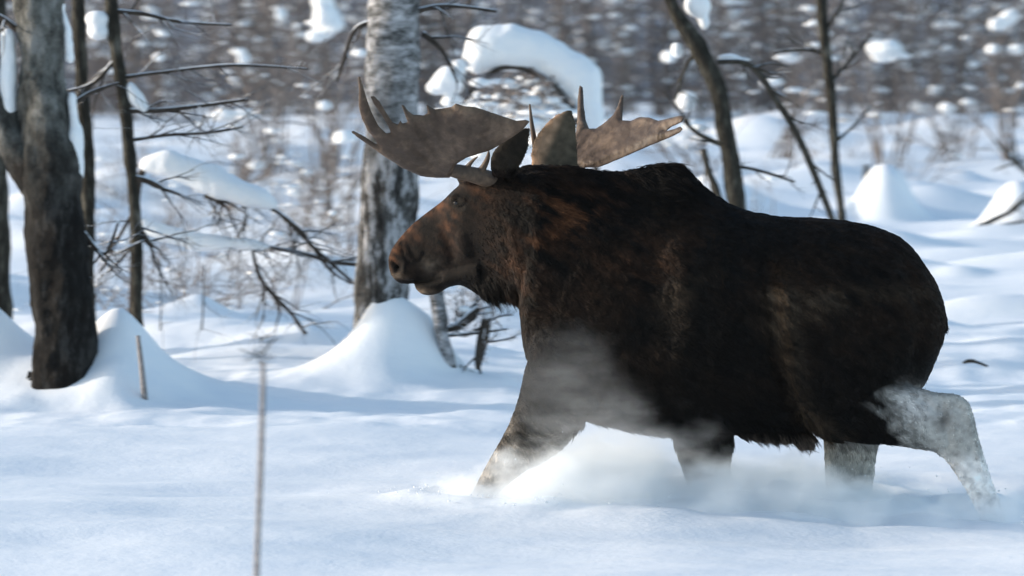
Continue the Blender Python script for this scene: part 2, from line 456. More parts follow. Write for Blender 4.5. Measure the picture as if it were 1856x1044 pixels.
# slim dark tree
Y = 28.5
e = tag(empty('slim_tree', base(240, Y)), 'slim dark leaning tree right of the thick trunk, with long bare branches', 'tree')
trunk_obj('trunk', [(196, -60, 13), (206, 60, 12), (222, 160, 11), (232, 250, 11), (240, 340, 10), (246, 420, 10), (250, 640, 11)], Y, M_DARKBARK, e, 10, .015)
trunk_obj('stem', [(140, -60, 12), (146, 120, 12), (158, 300, 14), (160, 480, 12), (165, 640, 12)], Y+.6, M_DARKBARK, e, 10, .015)
twigs_obj('branches', [
  [(205, 20, 5), (260, 25, 4), (330, 40, 3), (420, 45, 2)],
  [(228, 200, 5), (290, 200, 5), (360, 192, 4), (448, 180, 2.5)],
  [(230, 255, 4), (300, 245, 3), (380, 240, 3), (440, 230, 2)],
  [(226, 140, 4), (300, 130, 3), (420, 118, 3), (560, 125, 1.5)],
  [(215, 100, 4), (170, 150, 4), (120, 165, 2)],
  [(240, 320, 5), (275, 330, 6), (300, 345, 3)],
  [(246, 400, 4), (262, 430, 6), (275, 445, 5)],
  [(244, 380, 3), (210, 440, 3), (185, 490, 2)]], Y, M_TWIG, e, 21, .75, 2, .42)
snow_obj('snow_load', [(177, 35, 24, 16), (178, 58, 22, 17)]+line_blobs([(236, 160, 9, 12), (248, 180, 15, 16), (262, 196, 11, 10)], 2), Y, e, .02, .03)
# arched snowy branch on the left
Y = 30
e = tag(empty('bent_sapling', base(250, Y)), 'sapling bent into a low arch under snow, left of the birch', 'sapling')
trunk_obj('stem', [(236, 700, 6), (240, 520, 6), (252, 330, 6), (290, 300, 6), (350, 320, 5), (430, 350, 5), (500, 382, 4), (545, 420, 4), (600, 490, 3), (640, 515, 2)], Y, M_TWIG, e, 8, .006)
snow_obj('snow_load', line_blobs([(262, 300, 12, 16), (310, 296, 26, 24), (360, 316, 34, 26), (410, 338, 38, 24), (460, 358, 34, 20), (500, 374, 10, 9)], 4)
   + line_blobs([(250, 400, 9, 10), (300, 425, 22, 18), (360, 440, 30, 16), (430, 440, 34, 12), (482, 450, 12, 9)], 4), Y, e, .025, .06, 5)
twigs_obj('branches', [
  [(400, 446, 4), (450, 447, 4), (500, 450, 4), (560, 462, 4), (600, 474, 4.5), (660, 480, 4)],
  [(500, 380, 4), (540, 420, 3.5), (590, 468, 3.5), (640, 512, 3)],
  [(455, 440, 3), (470, 500, 4), (500, 540, 4), (530, 570, 3.5), (555, 605, 3)],
  [(370, 352, 7), (388, 356, 9), (405, 372, 4)],
  [(440, 350, 3), (445, 400, 3), (430, 430, 2)],
  [(540, 420, 2), (570, 418, 1.5), (600, 425, 1)],
  [(290, 470, 1.5), (292, 540, 1.5), (290, 600, 1)],
  [(370, 480, 1.5), (368, 560, 1.5), (366, 600, 1)],
  [(250, 430, 3), (220, 470, 3), (185, 500, 2)]], Y, M_TWIG, e, 33, .65, 2, .42)
# central birch
Y = 28.5
e = tag(empty('birch', base(700, Y)), 'pale birch with black-flecked bark rising from a snow cone behind the antlers', 'tree')
trunk_obj('trunk', [(716, -260, 44), (714, 0, 46), (711, 150, 49), (709, 300, 52), (701, 420, 50), (690, 560, 47), (688, 700, 50)], Y, M_BIRCH2, e, 36, .03, 5, 20)
twigs_obj('branches', [[(765, 60, 6), (800, 90, 4), (830, 150, 2)], [(670, 40, 5), (640, 60, 4), (610, 150, 2)], [(756, 20, 6), (810, 10, 4), (900, 20, 3)]], Y, M_TWIG, e, 41, .6, 2, .4)
# broken stump and twigs under the chin
Y = 28.8
e = tag(empty('broken_sapling', base(800, Y)), 'broken leaning sapling with dark clumps right of the birch, under the chin of the moose', 'sapling')
trunk_obj('trunk', [(788, 520, 15), (794, 560, 14), (802, 610, 13), (814, 650, 11), (826, 730, 10)], Y-.55, M_BIRCH, e, 12, .02)
twigs_obj('branches', [
  [(800, 600, 5), (830, 590, 8), (855, 570, 11), (866, 556, 5)],
  [(882, 575, 8), (876, 610, 11), (868, 650, 8), (866, 670, 4)],
  [(806, 650, 5), (822, 662, 7), (836, 664, 4)],
  [(790, 610, 3), (850, 605, 3), (920, 596, 2)],
  [(870, 620, 3), (900, 618, 2), (935, 610, 2)], [(860, 600, 3), (900, 575, 2), (930, 570, 2)], [(836, 575, 3), (870, 540, 2)]], Y-.5, M_TWIG, e, 55, .6, 2, .22)
snow_obj('snow_load', [(842, 560, 14, 6), (884, 566, 10, 6), (818, 648, 10, 7)], Y-.5, e, .015, .02)
# big snow arch
Y = 36
e = tag(empty('snow_arch_sapling', base(1100, Y)), 'sapling bowed right over beneath one huge smooth snow roll behind the antlers', 'sapling')
arch = [(862, 108, 26, 30), (880, 86, 36, 42), (915, 84, 40, 44), (955, 88, 40, 40), (995, 104, 40, 36), (1030, 126, 38, 38), (1058, 156, 34, 44), (1070, 200, 26, 50), (1072, 250, 20, 50)]
snow_obj('snow_load', line_blobs(arch, 4), Y, e, .035, .07, 3)
trunk_obj('stem', [(1085, 480, 7), (1082, 320, 7), (1060, 250, 7), (1030, 190, 7), (985, 140, 6), (920, 120, 6), (868, 150, 4), (840, 190, 3)], Y-.1, M_TWIG, e, 8, .005)
rr = random.Random(77); mb = MB(); sn = MB()
for i in range(34):
    q = P(rr.uniform(850, 1040), rr.uniform(120, 170), Y+rr.uniform(-.4, .5))
    grow(mb, q, Vector((rr.gauss(0, .6), rr.gauss(0, .4), -.8)), rr.uniform(.4, .9), .014, 2, rr, (sn, .5, .035), .05, 4, .6, (2, 4), 4)
mb.build('branches', M_FAR, e); sn.build('snow_clumps', M_CLUMP, e)
snow_obj('snow_lump', [(812, 148, 30, 24), (790, 160, 18, 14), (836, 120, 14, 18), (905, 150, 30, 8), (820, 185, 22, 10)], Y-.2, e, .025, .14, 8)
# right stems
Y = 31
e = tag(empty('slim_tree', base(1340, Y)), 'dark curved stem leaning left, rising behind the shoulder hump of the moose', 'tree')
trunk_obj('trunk', [(1196, -60, 9), (1226, 25, 12), (1268, 90, 17), (1300, 160, 16), (1316, 240, 16), (1330, 330, 17), (1342, 440, 18), (1348, 620, 19)], Y, M_DARKBARK, e, 12, .015)
twigs_obj('branches', [
  [(1300, 112, 5), (1340, 112, 5), (1372, 128, 6), (1400, 170, 6), (1440, 235, 6.5), (1470, 300, 6.5), (1498, 370, 6), (1520, 430, 6)],
  [(1322, 268, 4), (1290, 255, 4.5), (1262, 240, 4), (1238, 218, 3)],
  [(1275, 270, 6), (1284, 310, 6), (1300, 350, 7), (1312, 420, 7)],
  [(1330, 300, 3), (1380, 310, 3), (1440, 330, 2)],
  [(1262, 90, 4), (1240, 130, 3), (1225, 180, 2)]], Y, M_STEM, e, 61, .35, 1, .35)
snow_obj('snow_load', [(1320, 104, 22, 6), (1350, 108, 14, 5), (1228, 92, 14, 18), (1276, 40, 9, 16), (1265, 8, 24, 24), (1245, 190, 18, 16), (1268, 232, 20, 8)], Y+.1, e, .02, .04)
Y = 34
e = tag(empty('slim_tree', base(1520, Y)), 'straight slim dark stem standing over the back of the moose', 'tree')
trunk_obj('trunk', [(1484, -60, 10), (1490, 30, 10), (1500, 120, 9), (1508, 200, 10), (1514, 300, 8), (1525, 395, 8), (1530, 560, 9)], Y, M_DARKBARK, e, 10, .012)
twigs_obj('branches', [[(1505, 150, 3), (1540, 110, 3), (1580, 60, 2)], [(1500, 100, 3), (1460, 90, 3), (1400, 95, 2)], [(1512, 260, 3), (1545, 230, 2), (1580, 190, 1.5)], [(1492, 60, 3), (1520, 20, 3), (1540, -20, 2)]], Y, M_STEM, e, 71, .5, 2, .4)
# snow-hooded bushes in the background with large caps
def hooded(px, py, Y, caps, label, seed, name='snow_hooded_bush', br=.8):
    b = base(px, Y); e = tag(empty(name, b), label, 'bush'); rr = random.Random(seed); mb = MB(); sn = MB()
    top = P(px, py, Y)
    for i in range(7):
        q = Vector(b)+Vector((rr.gauss(0, .2), rr.gauss(0, .2), -.1)); d = (top+Vector((rr.gauss(0, .5), rr.gauss(0, .4), 0)))-q
        grow(mb, q, d, d.length*rr.uniform(.7, 1.0), .03, 3, rr, (sn, .03, .04), .02, 5, .5, (3, 4), 4, .1)
    mb.build('branches', M_FAR, e); sn.build('snow_clumps', M_CLUMP, e)
    snow_obj('snow_cap', caps, Y-.3, e, .04, .16, seed)
hooded(1610, 100, 62, [(1590, 86, 18, 12), (1612, 88, 26, 16), (1604, 105, 22, 10), (1640, 100, 14, 7)], 'bush capped with a rounded snow lump, upper right above the wood edge', 81)
hooded(592, 50, 56, [(590, 30, 24, 26), (606, 44, 20, 20), (580, 66, 22, 12), (585, 0, 20, 20)], 'bush loaded with a tall snow lump left of the top of the birch', 82)
hooded(1425, 110, 66, [(1425, 104, 24, 10), (1400, 150, 22, 8), (1440, 162, 18, 7)], 'bush with flat snow pads between the two slim stems', 83)
hooded(1820, 60, 64, [(1830, 30, 16, 14), (1810, 44, 20, 14), (1800, 90, 12, 9), (1845, 90, 14, 10)], 'bush piled with snow in the upper right corner', 84)
hooded(500, 30, 60, [(508, 25, 14, 13), (440, 100, 14, 16), (286, 105, 12, 10), (430, 92, 12, 10)], 'bush with small scattered snow knobs, upper left centre', 85)
hooded(1250, 200, 60, [(1243, 180, 16, 18), (1260, 230, 26, 12), (1215, 105, 12, 12)], 'bush with snow pads behind the curved stem and the far antler', 86)
hooded(1720, 190, 66, [(1720, 195, 14, 7), (1760, 160, 12, 6), (1690, 160, 10, 6)], 'low bush with thin snow pads at the far edge of the clearing, right', 87)
hooded(420, 215, 50, [(400, 210, 28, 10), (440, 206, 20, 8), (360, 225, 14, 8)], 'low snowy bush above the snowed-in arch at left', 88)
hooded(600, 200, 48, [(590, 190, 14, 8), (608, 260, 10, 6)], 'dark small bush just left of the birch at mid height', 89)

# small stuff: stub, dead stems, foreground stalk
def stem_thing(name, lines, Y, mat, label, cat, px, seed, side=.3, sub=1, L=.2):
    e = tag(empty(name, base(px, Y)), label, cat)
    twigs_obj('stem', lines, Y, mat, e, seed, side, sub, L); return e
stem_thing('post', [[(1571, 298, 5), (1570, 320, 6), (1570, 345, 6), (1571, 460, 6)]], 50.6, M_STEM, 'short dark stub behind the small snow cone at right', 'stump', 1571, 91, 0)
stem_thing('reed', [[(250, 608, 4), (256, 660, 5), (262, 720, 6), (264, 760, 6)]], 26.2, M_STALK, 'short pale stem on the snow bank right of the thick trunk', 'reed', 262, 92, 0)
stem_thing('fallen_branch', [[(1660, 446, 2), (1720, 432, 4), (1780, 408, 5), (1830, 385, 4), (1880, 366, 4), (1960, 480, 5)], [(1740, 425, 2), (1800, 410, 2), (1870, 400, 2)], [(1820, 390, 2), (1850, 360, 2), (1870, 340, 1.5)]], 47, M_STEM, 'thin bare branch lying low over the snow at the right edge', 'branch', 1900, 93, .2)
stem_thing('dead_sapling', [[(1800, 250, 2), (1830, 285, 4), (1860, 312, 4), (1920, 430, 4)], [(1800, 310, 1), (1825, 300, 2), (1860, 290, 2)], [(1835, 240, 1.5), (1845, 300, 3)]], 52, M_STEM, 'thin bent sapling against the white field at the right edge', 'sapling', 1900, 94, .4)
stem_thing('twig', [[(1795, 560, 2), (1799, 552, 5), (1804, 548, 5), (1812, 552, 2), (1830, 590, 2)]], 36, M_STEM, 'small dark twig tuft on the snow right of the rump', 'twig', 1800, 95, .3, 1, .1)
stem_thing('twig', [[(1745, 658, 2), (1757, 654, 4), (1770, 656, 3), (1790, 664, 2)]], 28, M_STEM, 'tiny dark twig on the snow right of the thigh', 'twig', 1757, 96, 0)
Y = 13.2
e = tag(empty('dead_stalk', base(470, Y)), 'tall thin dry stalk with a small seed head in the near snow at left', 'dead plant')
p, r = path([(462, 1330, 5), (464, 1180, 5), (465, 1044, 5.5), (468, 960, 5), (472, 860, 5.5), (475, 760, 5), (477, 690, 4.5), (476, 655, 3.5)], Y, 6)
mb = MB(); mb.tube(p, r, 8); mb.build('stem', M_STALK, e)
rr = random.Random(4); mb = MB()
c = P(474, 645, Y)
for i in range(16):
    q = c+Vector((rr.gauss(0, .012), rr.gauss(0, .012), rr.uniform(-.04, .06)))
    grow(mb, q, Vector((rr.gauss(0, .8), rr.gauss(0, .6), rr.uniform(-.2, 1))), rr.uniform(.03, .08), .003, 1, rr, None, 0, 3, .7, (2, 3), 4)
mb.build('seed_head', M_STEM, e)
# scrub poking through the snow in the clearing
sr = random.Random(17)
scrub_spots = [(205, 40), (300, 44), (345, 36), (420, 48), (520, 42), (560, 55), (610, 40), (880, 42), (1380, 46), (1450, 62), (1560, 66), (1660, 58), (1740, 70), (1215, 56), (240, 60), (480, 66), (350, 70)]
where = ['behind the slim dark tree', 'below the snowed-in arch, left side', 'beyond the arch of the bent sapling', 'under the right end of the snowed-in arch', 'between the bent sapling and the birch', 'in the open field left of the birch', 'close against the left of the birch', 'beyond the chin of the moose', 'beside the curved stem over the back of the moose', 'between the two slim stems, far off', 'right of the straight slim stem, far off', 'beyond the small snow cone at right', 'near the wood edge at far right', 'under the far antler', 'near the wood edge behind the slim dark tree', 'near the wood edge above the bent sapling', 'near the wood edge at left']
for (px, Y), wh in zip(scrub_spots, where):
    b = Vector(base(px, Y)); e = tag(empty('scrub_bush', b), 'small bare twiggy scrub ' + wh, 'bush', 'bare scrub poking through the snow')
    mb = MB(); sn = MB()
    for i in range(6):
        grow(mb, b+Vector((sr.gauss(0, .08), sr.gauss(0, .08), -.1)), Vector((sr.gauss(0, .35), sr.gauss(0, .3), 1)), sr.uniform(.5, 1.3), .012, 2, sr, (sn, .06, .025), .03, 4, .5, (2, 4), 3)
    mb.build('twigs', M_FAR, e)
    if sn.n: sn.build('snow_clumps', M_CLUMP, e)

mid_spots = [(200, 33), (285, 34), (335, 36), (405, 34.5), (470, 37), (540, 35), (600, 38), (300, 48), (390, 52), (450, 58), (560, 48), (640, 52), (900, 34), (215, 52), (500, 45)]
mid_where = ['at the foot of the slim dark tree', 'right of the short pale stem on the bank', 'left of the near stalk, low in the clearing', 'just left of the near stalk', 'just right of the near stalk, farther off', 'left of the birch snow cone', 'touching the left of the birch snow cone', 'far behind the snowed-in arch, left', 'far behind the snowed-in arch, middle', 'far behind the snowed-in arch, right', 'far off, left of the birch at mid height', 'far off, hard against the birch', 'between the broken sapling and the chest of the moose', 'behind the gap between the two left trunks', 'beyond the near stalk, in mid clearing']
for (px, Y), wh in zip(mid_spots, mid_where):
    b = Vector(base(px, Y)); e = tag(empty('scrub_bush', b), 'snow-crusted thin scrub ' + wh, 'bush', 'snow-crusted scrub in the clearing')
    mb = MB(); sn = MB()
    for i in range(7):
        grow(mb, b+Vector((sr.gauss(0, .12), sr.gauss(0, .1), -.1)), Vector((sr.gauss(0, .5), sr.gauss(0, .4), 1)), sr.uniform(.5, 1.25), .010, 2, sr, (sn, .06, .018), .06, 4, .6, (3, 5), 3)
    mb.build('twigs', M_FAR, e); sn.build('snow_clumps', M_CLUMP, e)

# ------------------------------------------------------------------ moose
YM = 20.0; K = 330.0
def ring(T, B, hw, dy, eu=1., el_=1., lat=(0, 1), n=28, cz=.5):
    "section between photo points T and B; hw = half width across; eu/el_ sharpen the upper / lower half"
    T3 = P(T[0], T[1], YM+dy); B3 = P(B[0], B[1], YM+dy); c = B3.lerp(T3, cz)
    L = Vector((lat[0], lat[1], 0)).normalized(); out = []
    for k in range(n):
        a = 2*math.pi*k/n; s, cc = math.sin(a), math.cos(a)
        ex = eu if s > 0 else el_
        w_ = math.copysign(abs(cc)**ex, cc)*hw
        u = (T3-c)*s if s > 0 else (B3-c)*(-s)
        out.append(c+u+L*w_)
    return out
def loft(mb, rings):
    n = len(rings[0]); vs = [tuple(v) for r in rings for v in r]; fs = []
    for i in range(len(rings)-1):
        for k in range(n):
            k2 = (k+1) % n; fs.append((i*n+k, i*n+k2, (i+1)*n+k2, (i+1)*n+k))
    c0 = sum(rings[0], Vector())/n; c1 = sum(rings[-1], Vector())/n
    m = len(vs); vs += [tuple(c0), tuple(c1)]
    for k in range(n):
        k2 = (k+1) % n; fs.append((m, k2, k)); q = (len(rings)-1)*n; fs.append((m+1, q+k, q+k2))
    mb.add(vs, fs)
def interp(st, sub=4):
    "Catmull-Rom through station tuples"
    out = []; A = [np.array(s, float) for s in st]
    for i in range(len(A)-1):
        p0, p1, p2, p3 = A[max(i-1, 0)], A[i], A[i+1], A[min(i+2, len(A)-1)]
        for s in range(sub):
            t = s/sub; out.append(.5*(2*p1+(p2-p0)*t+(2*p0-5*p1+4*p2-p3)*t*t+(-p0+3*p1-3*p2+p3)*t**3))
    out.append(A[-1]); return out
def limb(mb, st, lat=(0, 1), sub=4, **kw):
    "st: Tx,Ty,Bx,By,hw,dy,eu,el,cz"
    loft(mb, [ring((s[0], s[1]), (s[2], s[3]), max(s[4], .004), s[5], s[6], s[7], lat, cz=s[8]) for s in interp(st, sub)])
HYAW = R(22)
def hdy(px): return (945-px)/K*math.tan(HYAW)
HL = (math.sin(HYAW), math.cos(HYAW))
body = MB()
# torso
limb(body, [
 (922, 335, 926, 500, .08, 0, 1, 1, .5), (944, 304, 942, 560, .16, 0, 1.1, 1, .48), (962, 298, 952, 640, .21, 0, 1.3, 1, .46),
 (1000, 298, 985, 705, .25, 0, 1.5, .95, .42), (1050, 303, 1035, 752, .29, 0, 1.6, .9, .40), (1105, 310, 1100, 768, .33, 0, 1.7, .9, .40),
 (1160, 303, 1160, 782, .36, 0, 1.9, .9, .40), (1205, 294, 1205, 788, .38, 0, 2.0, .88, .40), (1235, 300, 1240, 788, .39, 0, 1.9, .88, .42),
 (1262, 328, 1270, 786, .40, 0, 1.6, .88, .44), (1300, 358, 1305, 784, .41, 0, 1.3, .88, .46), (1350, 380, 1355, 782, .42, 0, 1.05, .88, .47),
 (1400, 391, 1405, 780, .42, 0, .95, .9, .48), (1450, 394, 1455, 778, .41, 0, .95, .9, .5), (1500, 397, 1500, 775, .39, 0, .95, .92, .5),
 (1550, 403, 1550, 778, .37, 0, .95, .95, .5), (1600, 416, 1600, 775, .34, 0, .95, 1, .5), (1640, 438, 1638, 750, .30, 0, 1, 1, .5),
 (1672, 474, 1668, 705, .25, 0, 1, 1, .5), (1698, 518, 1693, 655, .17, 0, 1, 1, .5), (1711, 560, 1708, 610, .07, 0, 1, 1, .5)], sub=3)
# head (turned slightly away)
hs = [(707, 474, 711, 492, .028, 1, 1, .5), (708, 463, 717, 506, .055, .9, .9, .5), (714, 448, 729, 514, .072, .85, .85, .45), (728, 428, 748, 514, .078, .9, .9, .42),
      (748, 406, 772, 508, .074, .9, 1, .42), (775, 384, 802, 500, .078, .95, 1, .45), (803, 363, 835, 498, .095, 1, 1, .5), (826, 342, 864, 500, .118, .85, 1, .6),
      (848, 326, 894, 508, .13, .9, 1, .62), (880, 314, 920, 520, .14, 1, 1, .6), (915, 305, 945, 545, .15, 1, 1, .55), (950, 303, 968, 580, .175, 1.1, 1, .5), (990, 312, 1000, 610, .18, 1.1, 1, .5)]
limb(body, [(a, b, c, d, hw, hdy((a+c)/2), eu, el_, cz) for a, b, c, d, hw, eu, el_, cz in hs], HL)
# lower jaw
js = [(752, 512, 756, 526, .024, 1, 1, .5), (764, 505, 770, 535, .042, .9, .9, .5), (786, 498, 792, 533, .05, .9, .9, .5), (808, 490, 815, 520, .055, 1, 1, .5), (838, 480, 846, 516, .065, 1, 1, .5), (872, 465, 880, 520, .08, 1, 1, .5)]
limb(body, [(a, b, c, d, hw, hdy((a+c)/2), eu, el_, cz) for a, b, c, d, hw, eu, el_, cz in js], HL)
def ell(px, py, dy, rx, ry, rz, rot=0):
    c = P(px, py, YM+dy); vs, fs = sphere_vf((0, 0, 0), (rx/K, ry, rz/K), 24, 16)
    M_ = Matrix.Rotation(R(rot), 3, 'Y'); body.add([tuple(c+M_ @ Vector(v)) for v in vs], fs)
# brow, cheek, nostril flank
ell(829, 362, hdy(829)-.10, 14, .03, 9, 30); ell(829, 362, hdy(829)+.10, 14, .03, 9, 30)
ell(862, 420, hdy(862)-.065, 36, .05, 48, 20)
ell(722, 484, hdy(722)-.045, 15, .03, 17, 20); ell(722, 484, hdy(722)+.045, 15, .03, 17, 20)
ell(856, 326, hdy(856)-.02, 28, .12, 16, 10)
# shoulder, arm, haunch masses
ell(1110, 590, -.14, 90, .15, 110, -12); ell(1120, 560, .24, 70, .14, 130, -12)
ell(1030, 650, -.17, 66, .12, 90, -10); ell(1040, 650, .17, 66, .12, 90, 0)
ell(1585, 580, -.15, 105, .16, 120, 14); ell(1585, 560, .22, 92, .15, 128, 4)
ell(1450, 610, -.30, 44, .08, 150, -10)
# near fore leg reaching forward
limb(body, [(970, 600, 1110, 640, .13, -.18, 1, 1, .5), (950, 680, 1085, 730, .12, -.19, 1, 1, .5), (936, 735, 1052, 772, .105, -.2, 1, 1, .5),
 (912, 790, 1012, 815, .085, -.2, 1, 1, .5), (890, 828, 958, 850, .07, -.2, 1, 1, .5), (868, 868, 918, 880, .06, -.2, 1, 1, .5), (852, 905, 892, 912, .052, -.2, 1, 1, .5), (846, 960, 878, 965, .045, -.2, 1, 1, .5), (840, 1010, 880, 1016, .06, -.2, 1, 1, .5)])
# far fore leg
limb(body, [(1190, 640, 1330, 640, .11, .18, 1, 1, .5), (1205, 730, 1330, 725, .10, .2, 1, 1, .5), (1222, 800, 1327, 795, .085, .21, 1, 1, .5), (1236, 850, 1324, 848, .07, .21, 1, 1, .5), (1252, 900, 1322, 900, .065, .21, 1, 1, .5), (1264, 960, 1312, 960, .05, .21, 1, 1, .5), (1262, 1060, 1306, 1060, .045, .21, 1, 1, .5)])
# far hind leg
limb(body, [(1470, 640, 1640, 640, .12, .18, 1, 1, .5), (1482, 730, 1610, 730, .11, .2, 1, 1, .5), (1494, 800, 1592, 800, .075, .21, 1, 1, .5), (1496, 860, 1584, 860, .06, .21, 1, 1, .5), (1500, 930, 1574, 930, .055, .21, 1, 1, .5), (1510, 1000, 1568, 1000, .045, .21, 1, 1, .5), (1512, 1080, 1560, 1080, .045, .21, 1, 1, .5)])
# near hind: thigh -> stifle -> gaskin -> hock -> shank
limb(body, [(1640, 500, 1430, 560, .12, -.20, 1, 1, .5), (1668, 590, 1420, 640, .15, -.22, 1, 1, .5), (1655, 660, 1428, 715, .145, -.23, 1, 1, .5), (1600, 690, 1470, 778, .12, -.24, 1, 1, .5), (1560, 700, 1520, 800, .09, -.24, 1, 1, .5)])
limb(body, [(1500, 640, 1500, 792, .10, -.23, 1, 1, .5), (1560, 655, 1560, 802, .11, -.235, 1, 1, .5), (1620, 685, 1612, 806, .095, -.24, 1, 1, .5), (1660, 700, 1655, 812, .075, -.24, 1, 1, .5), (1700, 712, 1690, 818, .06, -.24, 1, 1, .5),
 (1738, 716, 1706, 828, .056, -.24, 1, 1, .5), (1760, 738, 1722, 842, .052, -.24, 1, 1, .5), (1772, 790, 1732, 860, .048, -.24, 1, 1, .5), (1790, 846, 1748, 884, .042, -.24, 1, 1, .5), (1812, 910, 1772, 930, .038, -.24, 1, 1, .5), (1832, 970, 1792, 988, .036, -.24, 1, 1, .5), (1850, 1030, 1806, 1048, .05, -.24, 1, 1, .5)])
# belly tuft
ell(1400, 782, -.03, 70, .07, 16, 2); ell(1452, 792, -.03, 26, .05, 16, 20)
# dewlap
limb(body, [(820, 470, 838, 519, .03, hdy(830), 1, 1, .5), (850, 470, 862, 527, .05, hdy(855), 1, 1, .5), (880, 470, 890, 540, .06, hdy(885), 1, 1, .5), (912, 480, 918, 538, .07, hdy(915), 1, 1, .5), (940, 480, 942, 556, .09, 0, 1, 1, .5)], HL)
# short tail
ell(1706, 575, 0, 9, .04, 26, -10)
# ears
def ear(st, lat):
    limb(body, st, lat)
ear([(893, 318, 925, 322, .035, -.10, 1, 1, .5), (888, 300, 938, 306, .035, -.14, 1, 1, .5), (892, 278, 950, 286, .03, -.17, 1, 1, .5), (910, 256, 958, 266, .024, -.19, 1, 1, .5), (934, 240, 960, 246, .014, -.2, 1, 1, .5), (954, 230, 962, 233, .006, -.2, 1, 1, .5)], (0, 1))
ear([(965, 312, 1045, 316, .035, .16, 1, 1, .5), (962, 292, 1047, 300, .030, .19, 1, 1, .5), (964, 262, 1047, 282, .022, .21, 1, 1, .5), (980, 235, 1046, 250, .018, .23, 1, 1, .5), (1000, 214, 1044, 226, .014, .24, 1, 1, .5), (1022, 201, 1040, 208, .008, .25, 1, 1, .5), (1034, 198, 1038, 201, .005, .25, 1, 1, .5)], (.3, 1))
bme = remesh(body.mesh('body'), .0095, 5, .5)
def polydist(px, py, pl):
    d = np.full(len(px), 1e9)
    for (x0, y0), (x1, y1) in zip(pl[:-1], pl[1:]):
        dx, dy = x1-x0, y1-y0; t_ = np.clip(((px-x0)*dx+(py-y0)*dy)/(dx*dx+dy*dy), 0, 1)
        d = np.minimum(d, np.hypot(x0+t_*dx-px, y0+t_*dy-py))
    return d
def pix(p): return 928+p[:, 0]*K*YM/p[:, 1], 522+(P(928, 522, YM).z-p[:, 2])*K
# creases and swellings: (polyline in photo px, width px, depth m)
FOLDS = [([(742, 452), (752, 470), (770, 478)], 7, -.008), ([(700, 470), (708, 458), (722, 446)], 9, .006), ([(735, 500), (745, 508)], 8, .010), ([(790, 400), (812, 430), (820, 470)], 9, -.007), ([(735, 517), (752, 514), (775, 512), (796, 506)], 5, -.020), ([(728, 448), (732, 466), (746, 480), (760, 476), (768, 462)], 4, -.006),
         ([(713, 484), (720, 488)], 7, -.022), ([(706, 498), (718, 500), (731, 494), (733, 480)], 4, .006), ([(815, 360), (828, 358), (840, 364)], 5, .008), ([(818, 374), (828, 378), (838, 374)], 4, -.008), ([(760, 400), (800, 420), (820, 470)], 8, -.006), ([(842, 380), (838, 430), (846, 480)], 14, .004),
         ([(1385, 470), (1400, 560), (1408, 640), (1430, 720), (1480, 780)], 15, -.045), ([(1500, 560), (1480, 640), (1475, 720), (1500, 780)], 26, .02), ([(1420, 520), (1432, 620), (1445, 700)], 14, .03),
         ([(1165, 400), (1190, 500), (1180, 620), (1140, 700)], 26, -.010), ([(1080, 380), (1010, 500), (990, 600)], 24, -.008), ([(1120, 640), (1090, 720), (1060, 770)], 14, -.03),
         ([(1230, 450), (1250, 560), (1235, 660)], 22, .016), ([(1310, 460), (1320, 560), (1300, 660)], 24, .012),
         ([(1640, 470), (1672, 560), (1660, 650)], 14, -.016), ([(1668, 712), (1700, 738), (1742, 732)], 7, -.010), ([(1708, 726), (1716, 760), (1722, 800)], 8, -.008), ([(1752, 726), (1764, 770), (1782, 840)], 7, .008),
         ([(930, 340), (950, 430), (940, 520)], 22, -.008)]
def apply_folds(me):
    n_ = len(me.vertices); co = np.empty(n_*3); me.vertices.foreach_get('co', co); co = co.reshape(-1, 3)
    no = np.empty(n_*3); me.vertices.foreach_get('normal', no); no = no.reshape(-1, 3)
    px, py = pix(co); near = np.where(co[:, 1] < YM+hdy(px)*(px < 920), 1., .0)
    for pl, w_, d_ in FOLDS:
        nr = near if True else 1
        k_ = np.exp(-(polydist(px, py, pl)/w_)**2)*np.clip(-no[:, 1]*1.5, 0, 1)*nr
        co += no*(k_*d_)[:, None]
    co += no*(np.array([noise.fractal(Vector(q)*6, 1, 2, 3) for q in co])*.003*(px > 900))[:, None]
    me.vertices.foreach_set('co', co.ravel()); me.update()
apply_folds(bme)

